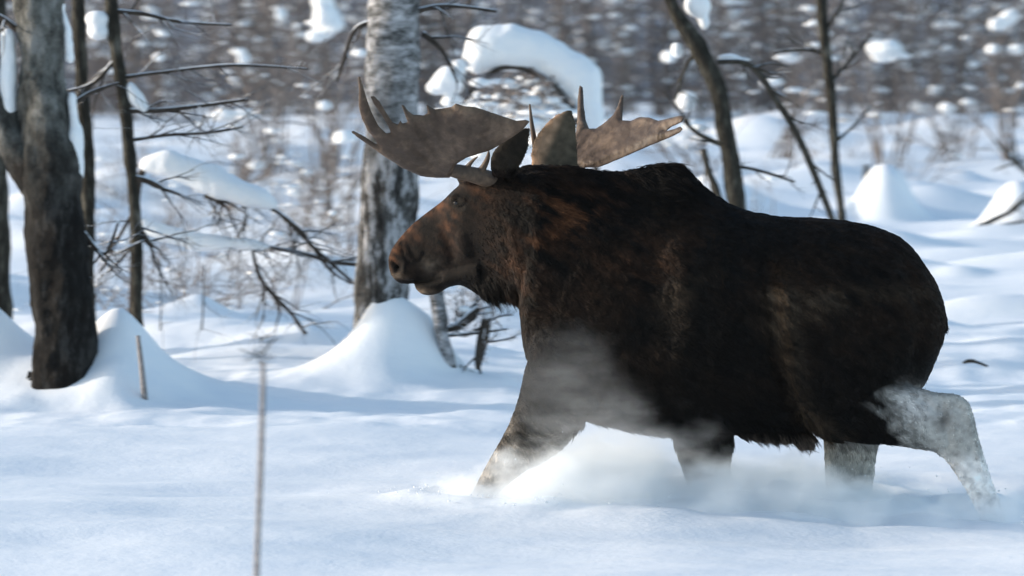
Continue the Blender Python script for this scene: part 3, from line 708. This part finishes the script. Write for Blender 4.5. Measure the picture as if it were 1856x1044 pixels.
# ---- coat colours by region (own pattern, with some shade, relief and haze painted in)
def Z2(py): return P(928, py, YM).z
def sm(a, b, x): return np.clip((x-a)/(b-a), 0, 1)**2*(3-2*np.clip((x-a)/(b-a), 0, 1))
def vnoise(p, s, seed=0, o=3):
    off = Vector((seed*13.1, seed*7.7, seed*3.3))
    return np.array([noise.fractal(Vector((q[0]*s, q[1]*s, q[2]*s))+off, 1., 2., o) for q in p])
def patch(px, py, cx, cy, rx, ry, rot=0):
    a = R(rot); dx, dz = px-cx, py-cy
    u = (dx*math.cos(a)+dz*math.sin(a))/rx; v = (-dx*math.sin(a)+dz*math.cos(a))/ry
    return np.exp(-(u*u+v*v)*1.2)
def coat_color(p):
    p = np.asarray(p); px, py = pix(p)
    n1 = vnoise(p, 2.2, 1); n2 = .7*vnoise(np.stack([(p[:, 0]*.85-p[:, 2]*.52)*5, p[:, 1]*8, (p[:, 0]*.52+p[:, 2]*.85)*22], 1), 1, 2)+.4*vnoise(p, 14, 8); n3 = vnoise(p, 30, 3, 2)
    near = p[:, 1] < YM; near2 = p[:, 1] < YM+hdy(px)
    base_ = np.array([.0048, .0037, .0031]); rust = np.array([.072, .030, .014]); tan = np.array([.085, .060, .040]); grey = np.array([.42, .40, .37]); pale = np.array([.85, .80, .77]); mid = np.array([.016, .0092, .0058])
    c = np.tile(base_, (len(p), 1))
    def mix(c, t, col): t = np.clip(t, 0, 1)[:, None]; return c*(1-t)+col*t
    c = mix(c, .75*np.clip(.45+n1*1.3+n2*.5, 0, 1)*sm(760, 560, py), mid)
    # neck and shoulder rust
    m = patch(px, py, 1000, 400, 75, 45, -35)+patch(px, py, 1050, 385, 80, 22, -30)*.8+patch(px, py, 985, 360, 60, 20, 0)*.6+patch(px, py, 935, 500, 40, 60)*.45+patch(px, py, 1150, 470, 90, 50)*.25
    c = mix(c, m*(.5+n2*1.1+n1*.5), rust)
    # head
    m = sm(900, 850, px)*sm(530, 500, py); c = mix(c, m*(.85+n2*.4), np.array([.0075, .0052, .0042]))
    m = patch(px, py, 812, 410, 22, 50, 15)+patch(px, py, 735, 450, 18, 40, 40)+patch(px, py, 870, 345, 25, 40); c = mix(c, m*(.35+n2*.9), rust*.75); c = mix(c, (.6+n2)*np.exp(-(polydist(px, py, [(805, 365), (770, 388), (735, 420), (714, 452), (708, 500)])/9)**2)*.7, rust*1.2)
    m = patch(px, py, 745, 490, 30, 25); c = mix(c, m*.6, mid)
    m = patch(px, py, 800, 520, 60, 18); c = mix(c, m*.8, base_)
    for pl, w_, a_ in (([(712, 484), (720, 487)], 8, 1.), ([(735, 517), (752, 513), (775, 511), (796, 506)], 6, 1.), ([(728, 448), (730, 466), (744, 482), (760, 478), (770, 462)], 4, .6), ([(815, 370), (826, 374), (838, 370)], 7, .6), ([(765, 410), (790, 440), (800, 480)], 12, .45), ([(846, 360), (850, 420), (858, 480)], 16, .55), ([(712, 500), (728, 498), (734, 484)], 3, .5)):  # shade of creases, mouth line and nostril drawn into the coat
        c = mix(c, np.exp(-(polydist(px, py, pl)/w_)**2)*a_*near2, base_)
    c = mix(c, patch(px, py, 752, 533, 26, 6)*.8+patch(px, py, 715, 503, 14, 6)*.6, np.array([.20, .15, .11]))
    c = mix(c, patch(px, py, 772, 515, 26, 9, 0)*1.2*near2, base_*.5)  # shade inside the parted mouth, painted in
    c = mix(c, (patch(px, py, 885, 520, 50, 30)+patch(px, py, 835, 505, 26, 20)*.8)*1.2*near2, base_*.8)
    c = mix(c, (patch(px, py, 752, 474, 26, 22)*.6+patch(px, py, 790, 440, 18, 30)*.35)*near2, base_)
    c = mix(c, patch(px, py, 780, 482, 16, 14)*.45, np.array([.10, .085, .07]))  # grey highlight painted on the lip
    # hip and flank: tan, thigh-fold relief painted into the coat
    m = patch(px, py, 1415, 560, 26, 46, 10)+patch(px, py, 1490, 545, 55, 24, -10)+np.exp(-(polydist(px, py, [(1400, 540), (1432, 620), (1440, 690), (1470, 760), (1520, 795)])/22)**2)*.6+patch(px, py, 1225, 570, 34, 90)*.2+patch(px, py, 1600, 525, 100, 14)*.5+patch(px, py, 1240, 520, 60, 24, -30)*.4
    c = mix(c, .8*m*(.6+n2*1.0), tan*.85)
    # upper flank stays dark
    # legs: own grey, near fore leg also lightened for the powder haze
    fore = sm(700, 870, py)*(px < 1040)*(px < 1100); c = mix(c, fore*.95*(.8+n2), np.array([.26, .23, .20]))
    ff = sm(780, 900, py)*(px > 1100)*(px < 1400); c = mix(c, ff*.85, np.array([.16, .15, .145]))
    fh = sm(775, 835, py)*(px > 1440)*(px < 1640)*(~near); c = mix(c, fh, grey)
    hk = sm(1600, 1672, px+n2*40-(py-760)*.5)*sm(690, 716, py)*near; c = mix(c, hk*.9, grey)
    hk2 = sm(1600, 1640, px+n2*40)*patch(px, py, 1665, 728, 50, 30, 20)*near*1.1; c = mix(c, hk2*.8, pale*.55)
    pl = sm(800, 850, py)*(px > 1660); c = mix(c, pl, pale)
    hkd = patch(px, py, 1712, 755, 14, 16)*near*.7; c = mix(c, hkd, mid)
    c = mix(c, (px < 1490)*(px > 1340)*sm(780, 796, py)*near*.8, np.array([.13, .10, .085]))
    # far ear, with a warm sunlit rim painted on its front edge
    er = (px > 958)*(px < 1052)*(py < 300)*(p[:, 1] > YM+.1); edge = er*sm(22, 6, np.abs((px-968)-(300-py)*.42)); c = mix(c, er*.9, np.array([.085, .068, .048])); c = mix(c, edge, np.array([.28, .18, .115]))
    en = (px > 880)*(px < 962)*(py < 305)*(py > 225)*(p[:, 1] < YM-.06); c = mix(c, en*.55, np.array([.022, .018, .013]))
    hd = sm(930, 880, px); c *= (1+(.35+.5*hd)*n3+(.3+.35*hd)*n2)[:, None]
    return np.clip(c, .002, 1)
def set_attr(data, name, col, domain='POINT'):
    a = data.attributes.new(name, 'FLOAT_COLOR', domain)
    a.data.foreach_set('color', np.concatenate([col, np.ones((len(col), 1))], 1).astype(np.float32).ravel())
def hide_mat(name, rough_=.8, spec=.15, sheen=0):
    m, t, b = newmat(name); a = N(t, 'ShaderNodeAttribute'); a.attribute_name = 'coat'
    t.links.new(a.outputs['Color'], b.inputs['Base Color']); b.inputs['Roughness'].default_value = rough_
    b.inputs['Specular IOR Level'].default_value = spec; return m, t, b
M_HIDE, t, b = hide_mat('moose_hide'); n = noise_node(t, 60, 3); bump(t, b, n.outputs[0], .5, .006)
M_FUR, t, b = hide_mat('moose_fur', .6, .14)

moose = tag(empty('moose', (P(1300, 900, YM).x, YM, 0)), 'big dark brown bull moose trotting left through deep powder snow', 'moose')
vco = np.empty(len(bme.vertices)*3); bme.vertices.foreach_get('co', vco); vco = vco.reshape(-1, 3)
set_attr(bme, 'coat', coat_color(vco))
bme.calc_loop_triangles()
tri = np.empty(len(bme.loop_triangles)*3, np.int32); bme.loop_triangles.foreach_get('vertices', tri); tri = tri.reshape(-1, 3)
vn = np.empty(len(bme.vertices)*3); bme.vertices.foreach_get('normal', vn); vn = vn.reshape(-1, 3)
body_o = mk('body', bme, M_HIDE, moose)

def make_fur(count):
    A, B, C_ = vco[tri[:, 0]], vco[tri[:, 1]], vco[tri[:, 2]]
    cr = np.cross(B-A, C_-A); area = np.linalg.norm(cr, axis=1)*.5
    nrm = cr/np.maximum(np.linalg.norm(cr, axis=1, keepdims=True), 1e-12)
    cen = (A+B+C_)/3
    wgt = area*np.where(nrm[:, 1] < .35, 1., .35)*np.where(cen[:, 2] < -.08, 0, 1)
    px = 928+cen[:, 0]*K
    wgt = wgt*np.where(px < 900, 1.7, 1)
    TS = 7; nt_ = count//TS; count = nt_*TS
    idx = rng.choice(len(tri), nt_, p=wgt/wgt.sum()); idx = np.repeat(idx, TS)
    def tuft(lo, hi): return np.repeat(rng.uniform(lo, hi, nt_), TS)
    r1, r2 = tuft(0, 1), tuft(0, 1); s = np.sqrt(r1)
    p = A[idx]*(1-s)[:, None]+B[idx]*(s*(1-r2))[:, None]+C_[idx]*(s*r2)[:, None]
    n = vn[tri[idx, 0]]*(1-s)[:, None]+vn[tri[idx, 1]]*(s*(1-r2))[:, None]+vn[tri[idx, 2]]*(s*r2)[:, None]
    n /= np.linalg.norm(n, axis=1, keepdims=True)
    px, py = pix(p)
    tj = rng.normal(0, .008, (count, 3))*np.where(px < 900, .5, 1.)[:, None]; tj -= n*np.sum(tj*n, 1, keepdims=True)
    tc_ = p.copy(); p = p+tj
    a1 = vnoise(p, 5, 5, 2); a2 = vnoise(p, 5, 6, 2); a3 = vnoise(p, 22, 7, 1)
    D = np.stack([.85+0*a1, a2*.25, -.55+a1*.7+a3*.2], 1)
    leg = sm(790, 830, py)[:, None]; D = D*(1-leg)+np.array([.1, 0, -1.])*leg
    hk = ((px > 1590) & (py > 690) & (p[:, 1] < YM))[:, None]; D = np.where(hk & (py[:, None] < 800), np.array([.8, -.1, -.5])+a1[:, None]*.5, D)
    bl = ((py > 740) & (px < 1500) & (px > 1040))[:, None]; D = np.where(bl & (leg < .5), np.array([.5, 0, -.9]), D)
    D += np.repeat(rng.normal(0, .12, (nt_, 3)), TS, 0)+rng.normal(0, .06, D.shape)
    T = D-n*np.sum(D*n, 1, keepdims=True); T /= np.maximum(np.linalg.norm(T, axis=1, keepdims=True), 1e-6)
    L = np.full(count, .040)
    L = .009+.031*sm(800, 985, px)
    hump = sm(420, 330, py)*sm(940, 1000, px)*sm(1340, 1280, px); L = L+hump*.05*rng.random(count)
    L = L+.055*patch(px, py, 1225, 330, 60, 40)
    beard = patch(px, py, 890, 530, 40, 26); L = L+beard*.065*rng.random(count)
    bel = (np.abs(py-785) < 28)*(px > 1040)*(px < 1490); L = L+bel*.045*tuft(0, 1)
    L = np.where(py > 835, .02, L); L = np.where((px > 1590) & (py > 690) & (p[:, 1] < YM), np.where(px > 1680, .013, .024), L)
    ear_ = (py < 300)*(px < 1055); L = np.where(ear_, .008, L)
    L *= tuft(.5, 1.45)*rng.uniform(.8, 1.1, count)*(1+.4*a3)
    lift = .13+.10*sm(820, 960, px)[:, None]+tuft(-.08, .16)[:, None]; lift = lift+beard[:, None]*.2
    g = np.zeros((count, 3)); g[:, 2] = -1
    npt = 4; pts = np.empty((count, npt, 3))
    for k in range(npt):
        t_ = k/(npt-1)
        d = T*(1-lift)+n*lift*(1-.65*t_)+g*(.10+.5*beard[:, None])*t_
        pts[:, k] = p-n*.002+d*(L*t_)[:, None]-tj*.6*t_*t_
    col = coat_color(p)*tuft(.6, 1.45)[:, None]*rng.uniform(.8, 1.25, (count, 1))
    tipc = rng.random((count, 1)); col = col*(1+.6*(tipc > .93))
    hc = bpy.data.hair_curves.new('fur'); hc.add_curves([npt]*count)
    base_loc = parent_loc(moose)
    hc.points.foreach_set('position', (pts-np.array(base_loc)).astype(np.float32).ravel())
    rad = np.tile(np.array([.0014, .0013, .0009, .0003]), count).astype(np.float32)
    ra = hc.attributes.get('radius') or hc.attributes.new('radius', 'FLOAT', 'POINT'); ra.data.foreach_set('value', rad)
    set_attr(hc, 'coat', np.clip(col, 0, 1), 'CURVE')
    hc.materials.append(M_FUR)
    o = bpy.data.objects.new('fur', hc); COL.objects.link(o); o.parent = body_o; return o
make_fur(420000)

# ---- antlers
M_ANT, t, b = newmat('antler'); n = noise_node(t, 5, 7, .6, (1, 1, 1)); n2 = noise_node(t, 22, 5, .6, (1, 1, .8))
mxn = N(t, 'ShaderNodeMath', operation='MULTIPLY_ADD'); mxn.inputs[1].default_value = .5; t.links.new(n2.outputs[0], mxn.inputs[0]); t.links.new(n.outputs[0], mxn.inputs[2])
c = ramp(t, mxn.outputs[0], [(.48, (.034, .022, .016)), (.74, (.072, .049, .035)), (1.0, (.17, .118, .082))]); t.links.new(c.outputs[0], b.inputs['Base Color'])
b.inputs['Roughness'].default_value = .6; b.inputs['Specular IOR Level'].default_value = .3; bump(t, b, mxn.outputs[0], .7, .012)

def in_poly(x, y, poly):
    c = False; j = len(poly)-1
    for i in range(len(poly)):
        xi, yi = poly[i]; xj, yj = poly[j]
        if (yi > y) != (yj > y) and x < (xj-xi)*(y-yi)/(yj-yi)+xi: c = not c
        j = i
    return c
def palm(mb, outline, depth, tmax=.020, step=4.5):
    "flat palm with tines: outline in photo pixels, own curved depth and thickness"
    pts = []
    n = len(outline)
    for i in range(n):
        a, b2 = outline[i], outline[(i+1) % n]; L = math.hypot(b2[0]-a[0], b2[1]-a[1]); k = max(1, int(L/4))
        for s in range(k): pts.append((a[0]+(b2[0]-a[0])*s/k, a[1]+(b2[1]-a[1])*s/k))
    m = len(pts); P2 = np.array(pts)
    x0, x1 = P2[:, 0].min(), P2[:, 0].max(); y0, y1 = P2[:, 1].min(), P2[:, 1].max()
    A = P2; B = np.roll(P2, -1, 0)
    def dist(x, y):
        d = B-A; t_ = np.clip(((x-A[:, 0])*d[:, 0]+(y-A[:, 1])*d[:, 1])/np.maximum((d**2).sum(1), 1e-9), 0, 1)
        return np.hypot(A[:, 0]+t_*d[:, 0]-x, A[:, 1]+t_*d[:, 1]-y).min()
    inner = []
    yy = y0
    row = 0
    while yy < y1:
        xx = x0+(row % 2)*step/2
        while xx < x1:
            if in_poly(xx, yy, pts) and dist(xx, yy) > 1.6: inner.append((xx, yy))
            xx += step
        yy += step*.87; row += 1
    allp = [Vector(p) for p in pts+inner]
    vs, es, fs, *_ = delaunay_2d_cdt(allp, [(i, (i+1) % m) for i in range(m)], [], 1, 1e-4)
    front = []; back = []
    P3 = [P(v.x, v.y, YM+depth(v.x, v.y)) for v in vs]
    for v, q in zip(vs, P3):
        e_ = 2.
        a = P(v.x+e_, v.y, YM+depth(v.x+e_, v.y))-q; b2 = P(v.x, v.y+e_, YM+depth(v.x, v.y+e_))-q
        nn = a.cross(b2).normalized()
        if nn.y > 0: nn = -nn
        d = dist(v.x, v.y)/K
        t_ = min(tmax, .002+math.sqrt(max(d, 0)*.02)*.72 if d < .02 else tmax)
        t_ *= 1+.25*nz(v.x*.05, v.y*.05, 1)
        front.append(q+nn*t_); back.append(q-nn*t_)
    nV = len(vs); faces = [tuple(f) for f in fs]; allf = list(faces)+[tuple(i+nV for i in f[::-1]) for f in faces]
    from collections import Counter
    cnt = Counter(); dirn = {}
    for f in faces:
        for i in range(len(f)):
            a, b2 = f[i], f[(i+1) % len(f)]; k = (min(a, b2), max(a, b2)); cnt[k] += 1; dirn[k] = (a, b2)
    for k, c_ in cnt.items():
        if c_ == 1: a, b2 = dirn[k]; allf.append((b2, a, a+nV, b2+nV))
    mb.add([tuple(v) for v in front+back], allf)
left_out = [(815, 322), (790, 322), (763, 319), (729, 304), (696, 283), (662, 259), (645, 247), (636, 239), (641, 237), (655, 244), (672, 255), (686, 264), (679, 252), (666, 236), (655, 214), (650, 192), (650, 160), (649, 140), (653, 138), (658, 156), (664, 176), (674, 204), (686, 228), (700, 242), (708, 240), (702, 226), (690, 206), (677, 188), (671, 175), (678, 174), (688, 184), (700, 204), (712, 222), (722, 226), (725, 215), (729, 224), (739, 222), (733, 206), (727, 190), (732, 190), (740, 201), (750, 208), (768, 209), (776, 204), (772, 187), (779, 193), (788, 198), (806, 196), (818, 194), (826, 187), (838, 192), (860, 194), (880, 200), (906, 209), (935, 219), (953, 217), (961, 220), (947, 236), (930, 248), (911, 260), (887, 273), (866, 279), (845, 286), (828, 297), (822, 308)]
right_out = [(1000, 308), (1086, 303), (1127, 286), (1175, 265), (1214, 249), (1232, 240), (1238, 234), (1234, 229), (1222, 234), (1206, 238), (1216, 230), (1236, 221), (1240, 213), (1236, 209), (1222, 212), (1194, 219), (1178, 213), (1160, 212), (1144, 219), (1128, 218), (1129, 200), (1131, 172), (1127, 170), (1120, 192), (1112, 208), (1098, 221), (1080, 233), (1068, 233), (1062, 218), (1058, 186), (1057, 158), (1050, 154), (1047, 180), (1046, 210), (1044, 240), (1030, 262), (990, 280), (975, 300)]
def dl(x, y): return -.12-.46*max(0, (325-y)/130)**.75-.10*((x-800)/160)**2*(.5)+.02*math.sin(x*.05)+.0045*math.sin(math.atan2(335-y, x-835)*24)*min(1, math.hypot(x-820, y-315)/60)
def dr(x, y): u = (x-1040)/200; return .55-.70*u+.34*max(0, (300-y)/100)**1.1+.10*math.sin(max(0, min(1, u))*math.pi)+.0045*math.sin(math.atan2(330-y, x-1000)*40)*min(1, math.hypot(x-1000, y-330)/90)
for out, dfun, beam in ((left_out, dl, [(900, 330, 17, .0), (876, 322, 16, -.04), (850, 315, 14, -.09), (826, 310, 13, -.13), (800, 304, 8, -.18), (775, 298, 5, -.24)]),
                        (right_out, dr, [(905, 325, 15, .14), (940, 318, 13, .24), (985, 308, 12, .36), (1030, 301, 9, .43)])):
    mb = MB(); palm(mb, out, dfun)
    p, r = path(beam, YM, 5); mb.tube([P(a, b_, YM+d_) for a, b_, _, d_ in [tuple(x) for x in interp(beam, 5)]], [x[2]/K for x in interp(beam, 5)], 14)
    if out is left_out:
        st = [(868, 316, 8, -.06), (878, 300, 6, -.08), (884, 286, 4.5, -.1), (886, 274, 2, -.12)]
        mb.tube([P(a, b_, YM+d_) for a, b_, _, d_ in [tuple(x) for x in interp(st, 4)]], [x[2]/K for x in interp(st, 4)], 10)
        st = [(842, 314, 7, -.1), (848, 302, 5, -.12), (858, 290, 3, -.15), (866, 284, 1.5, -.18)]
        mb.tube([P(a, b_, YM+d_) for a, b_, _, d_ in [tuple(x) for x in interp(st, 4)]], [x[2]/K for x in interp(st, 4)], 10)
    else:
        st = [(978, 300, 9, .34), (970, 262, 6, .30), (964, 225, 4, .28), (960, 188, 2, .3)]
        mb.tube([P(a, b_, YM+d_) for a, b_, _, d_ in [tuple(x) for x in interp(st, 4)]], [x[2]/K for x in interp(st, 4)], 10)
    me = remesh(mb.mesh('antler'), .0052, 1, .4)
    mk('antler', me, M_ANT, moose)
# ---- eye, nostril
M_EYE, t, b = newmat('eye'); b.inputs['Base Color'].default_value = (.012, .008, .006, 1); b.inputs['Roughness'].default_value = .08; b.inputs['Specular IOR Level'].default_value = .6
M_NOSE, t, b = newmat('nostril'); b.inputs['Base Color'].default_value = (.004, .0035, .0035, 1); b.inputs['Roughness'].default_value = .8; b.inputs['Specular IOR Level'].default_value = .05
n = noise_node(t, 90, 3); bump(t, b, n.outputs[0], .4, .003)
from mathutils.bvhtree import BVHTree
wme = bpy.data.meshes.new('w'); wme.from_pydata(vco.tolist(), [], tri.tolist()); bm = bmesh.new(); bm.from_mesh(wme); bvh = BVHTree.FromBMesh(bm); bm.free(); bpy.data.meshes.remove(wme)
def on_skin(px, py, side=-1):
    a = P(px, py, YM); o_ = Vector((a.x, YM+side*3, a.z)); h = bvh.ray_cast(o_, Vector((0, -side, 0))); return h[0] if h[0] else a
def disc(name, px, py, r, mat, depth, rot=0, side=-1):
    c = on_skin(px, py, side); vs, fs = sphere_vf((0, 0, 0), r, 20, 14); M_ = Matrix.Rotation(R(rot), 3, 'Y')
    mb = MB(); mb.add([tuple(c+Vector((0, -side*depth, 0))+M_ @ Vector(v)) for v in vs], fs); return mk(name, weld(mb.mesh(name)), mat, moose)
disc('eye', 827, 368, (.015, .010, .0125), M_EYE, .004)
disc('eye', 827+int(.22*K*math.sin(HYAW)), 366, (.019, .017, .016), M_EYE, .004, 0, 1)
disc('nostril', 717, 486, (.022, .006, .014), M_NOSE, .001, -25)
disc('nostril', 727, 486, (.022, .006, .014), M_NOSE, .001, -25, 1)

# ------------------------------------------------------------------ snow powder thrown up by the legs
def spray():
    x0, x1 = P(660, 0, YM).x, P(1980, 0, YM).x
    c = Vector(((x0+x1)/2, YM, .50)); hx, hy, hz = (x1-x0)/2, 1.5, .75
    mb = MB(); v = [(c.x+sx*hx, c.y+sy*hy, c.z+sz*hz) for sx in (-1, 1) for sy in (-1, 1) for sz in (-1, 1)]
    mb.add(v, [(0, 1, 3, 2), (4, 6, 7, 5), (0, 4, 5, 1), (2, 3, 7, 6), (0, 2, 6, 4), (1, 5, 7, 3)])
    m = bpy.data.materials.new('powder'); m.use_nodes = True; t = m.node_tree; t.nodes.clear()
    out = N(t, 'ShaderNodeOutputMaterial'); vol = N(t, 'ShaderNodeVolumePrincipled'); t.links.new(vol.outputs[0], out.inputs['Volume'])
    vol.inputs['Color'].default_value = (.975, .99, 1, 1); vol.inputs['Anisotropy'].default_value = 0
    tc = N(t, 'ShaderNodeTexCoord')
    nn = noise_node(t, 3.4, 5, .6, (1, 1, 1.5)); 
    # position warped by noise so the puffs are ragged
    wv = N(t, 'ShaderNodeVectorMath', operation='SUBTRACT'); t.links.new(nn.outputs['Color'], wv.inputs[0]); wv.inputs[1].default_value = (.5, .5, .5)
    ws = N(t, 'ShaderNodeVectorMath', operation='SCALE'); ws.inputs['Scale'].default_value = .55; t.links.new(wv.outputs[0], ws.inputs[0])
    pos = N(t, 'ShaderNodeVectorMath', operation='ADD'); t.links.new(tc.outputs['Object'], pos.inputs[0]); t.links.new(ws.outputs[0], pos.inputs[1])
    # px,py centre, radii px, dy, ry, density
    puffs = [(900, 905, 90, 36, -.25, .45, 14), (985, 880, 110, 60, -.35, .4, 12), (1100, 870, 120, 76, -.1, .6, 12), (1250, 912, 130, 50, -.1, .6, 13), (1380, 905, 130, 40, 0, .7, 9),
             (1020, 700, 130, 100, -.62, .26, .42), (1085, 775, 130, 60, -.6, .25, .7), (1180, 800, 110, 50, -.5, .3, 1.3),  (1270, 875, 110, 50, -.1, .5, 3.5),
             (1420, 885, 130, 56, -.1, .6, 6), (1540, 925, 100, 50, -.1, .6, 13), (1670, 940, 130, 40, -.15, .6, 9), (1800, 945, 90, 50, -.25, .4, 10), (840, 905, 90, 36, -.3, .4, 7)]
    acc = None
    for (px, py, rx, ry_, dy, rd, dens) in puffs:
        q = P(px, py, YM+dy)
        s = N(t, 'ShaderNodeVectorMath', operation='SUBTRACT'); t.links.new(pos.outputs[0], s.inputs[0]); s.inputs[1].default_value = (q.x-c.x, q.y-c.y, q.z-c.z)
        d = N(t, 'ShaderNodeVectorMath', operation='DIVIDE'); t.links.new(s.outputs[0], d.inputs[0]); d.inputs[1].default_value = (rx/K, rd, ry_/K)
        l = N(t, 'ShaderNodeVectorMath', operation='LENGTH'); t.links.new(d.outputs[0], l.inputs[0])
        mr = N(t, 'ShaderNodeMapRange', interpolation_type='SMOOTHSTEP'); t.links.new(l.outputs['Value'], mr.inputs[0])
        mr.inputs[1].default_value = .1; mr.inputs[2].default_value = 1.25; mr.inputs[3].default_value = dens; mr.inputs[4].default_value = 0
        if acc is None: acc = mr.outputs[0]
        else:
            a = N(t, 'ShaderNodeMath', operation='ADD'); t.links.new(acc, a.inputs[0]); t.links.new(mr.outputs[0], a.inputs[1]); acc = a.outputs[0]
    n2 = noise_node(t, 6.5, 8, .7, (.55, 1, 1.5))
    mr = N(t, 'ShaderNodeMapRange'); t.links.new(n2.outputs[0], mr.inputs[0]); mr.inputs[1].default_value = .36; mr.inputs[2].default_value = .66; mr.inputs[3].default_value = .15; mr.inputs[4].default_value = 1.5
    ml = N(t, 'ShaderNodeMath', operation='MULTIPLY'); t.links.new(acc, ml.inputs[0]); t.links.new(mr.outputs[0], ml.inputs[1])
    t.links.new(ml.outputs[0], vol.inputs['Density'])
    o = mk('snow_spray', mb.mesh('snow_spray'), m, None, False)
    o.data.transform(Matrix.Translation(-c)); o.location = c
    tag(o, 'white powder snow flying up round the legs of the moose', 'snow spray', kind='stuff')
spray()

def clods():
    rr = random.Random(8); mb = MB(); GROUND = bpy.data.objects['snow_ground']; bpy.context.view_layer.update()
    for i in range(300):
        lx, ly = rr.choice(((-.15, 19.75), (-.05, 19.6), (.5, 19.7), (1.10, 20.1), (1.86, 20.1), (2.66, 19.7)))
        x = lx+rr.gauss(0, .26); y = ly+rr.gauss(0, .25); r_ = rr.uniform(.002, .006)
        h_ = GROUND.ray_cast((x, y, 3), (0, 0, -1)); z = (h_[1].z if h_[0] else 0)+(abs(rr.gauss(0, .12)) if rr.random() < .4 and r_ < .005 else .015)
        vs, fs = sphere_vf((0, 0, 0), (r_*rr.uniform(.8, 2.2), r_, r_*rr.uniform(.5, 1.1)), 6, 4)
        vs = [(x+v[0]+rr.gauss(0, r_*.25), y+v[1]+rr.gauss(0, r_*.25), z+v[2]+rr.gauss(0, r_*.25)) for v in vs]; mb.add(vs, fs)
    o = mb.build('snow_clods', M_CLUMP, None, False); tag(o, 'small clods and grains of snow kicked loose round the moose legs', 'snow clods', kind='stuff')
clods()
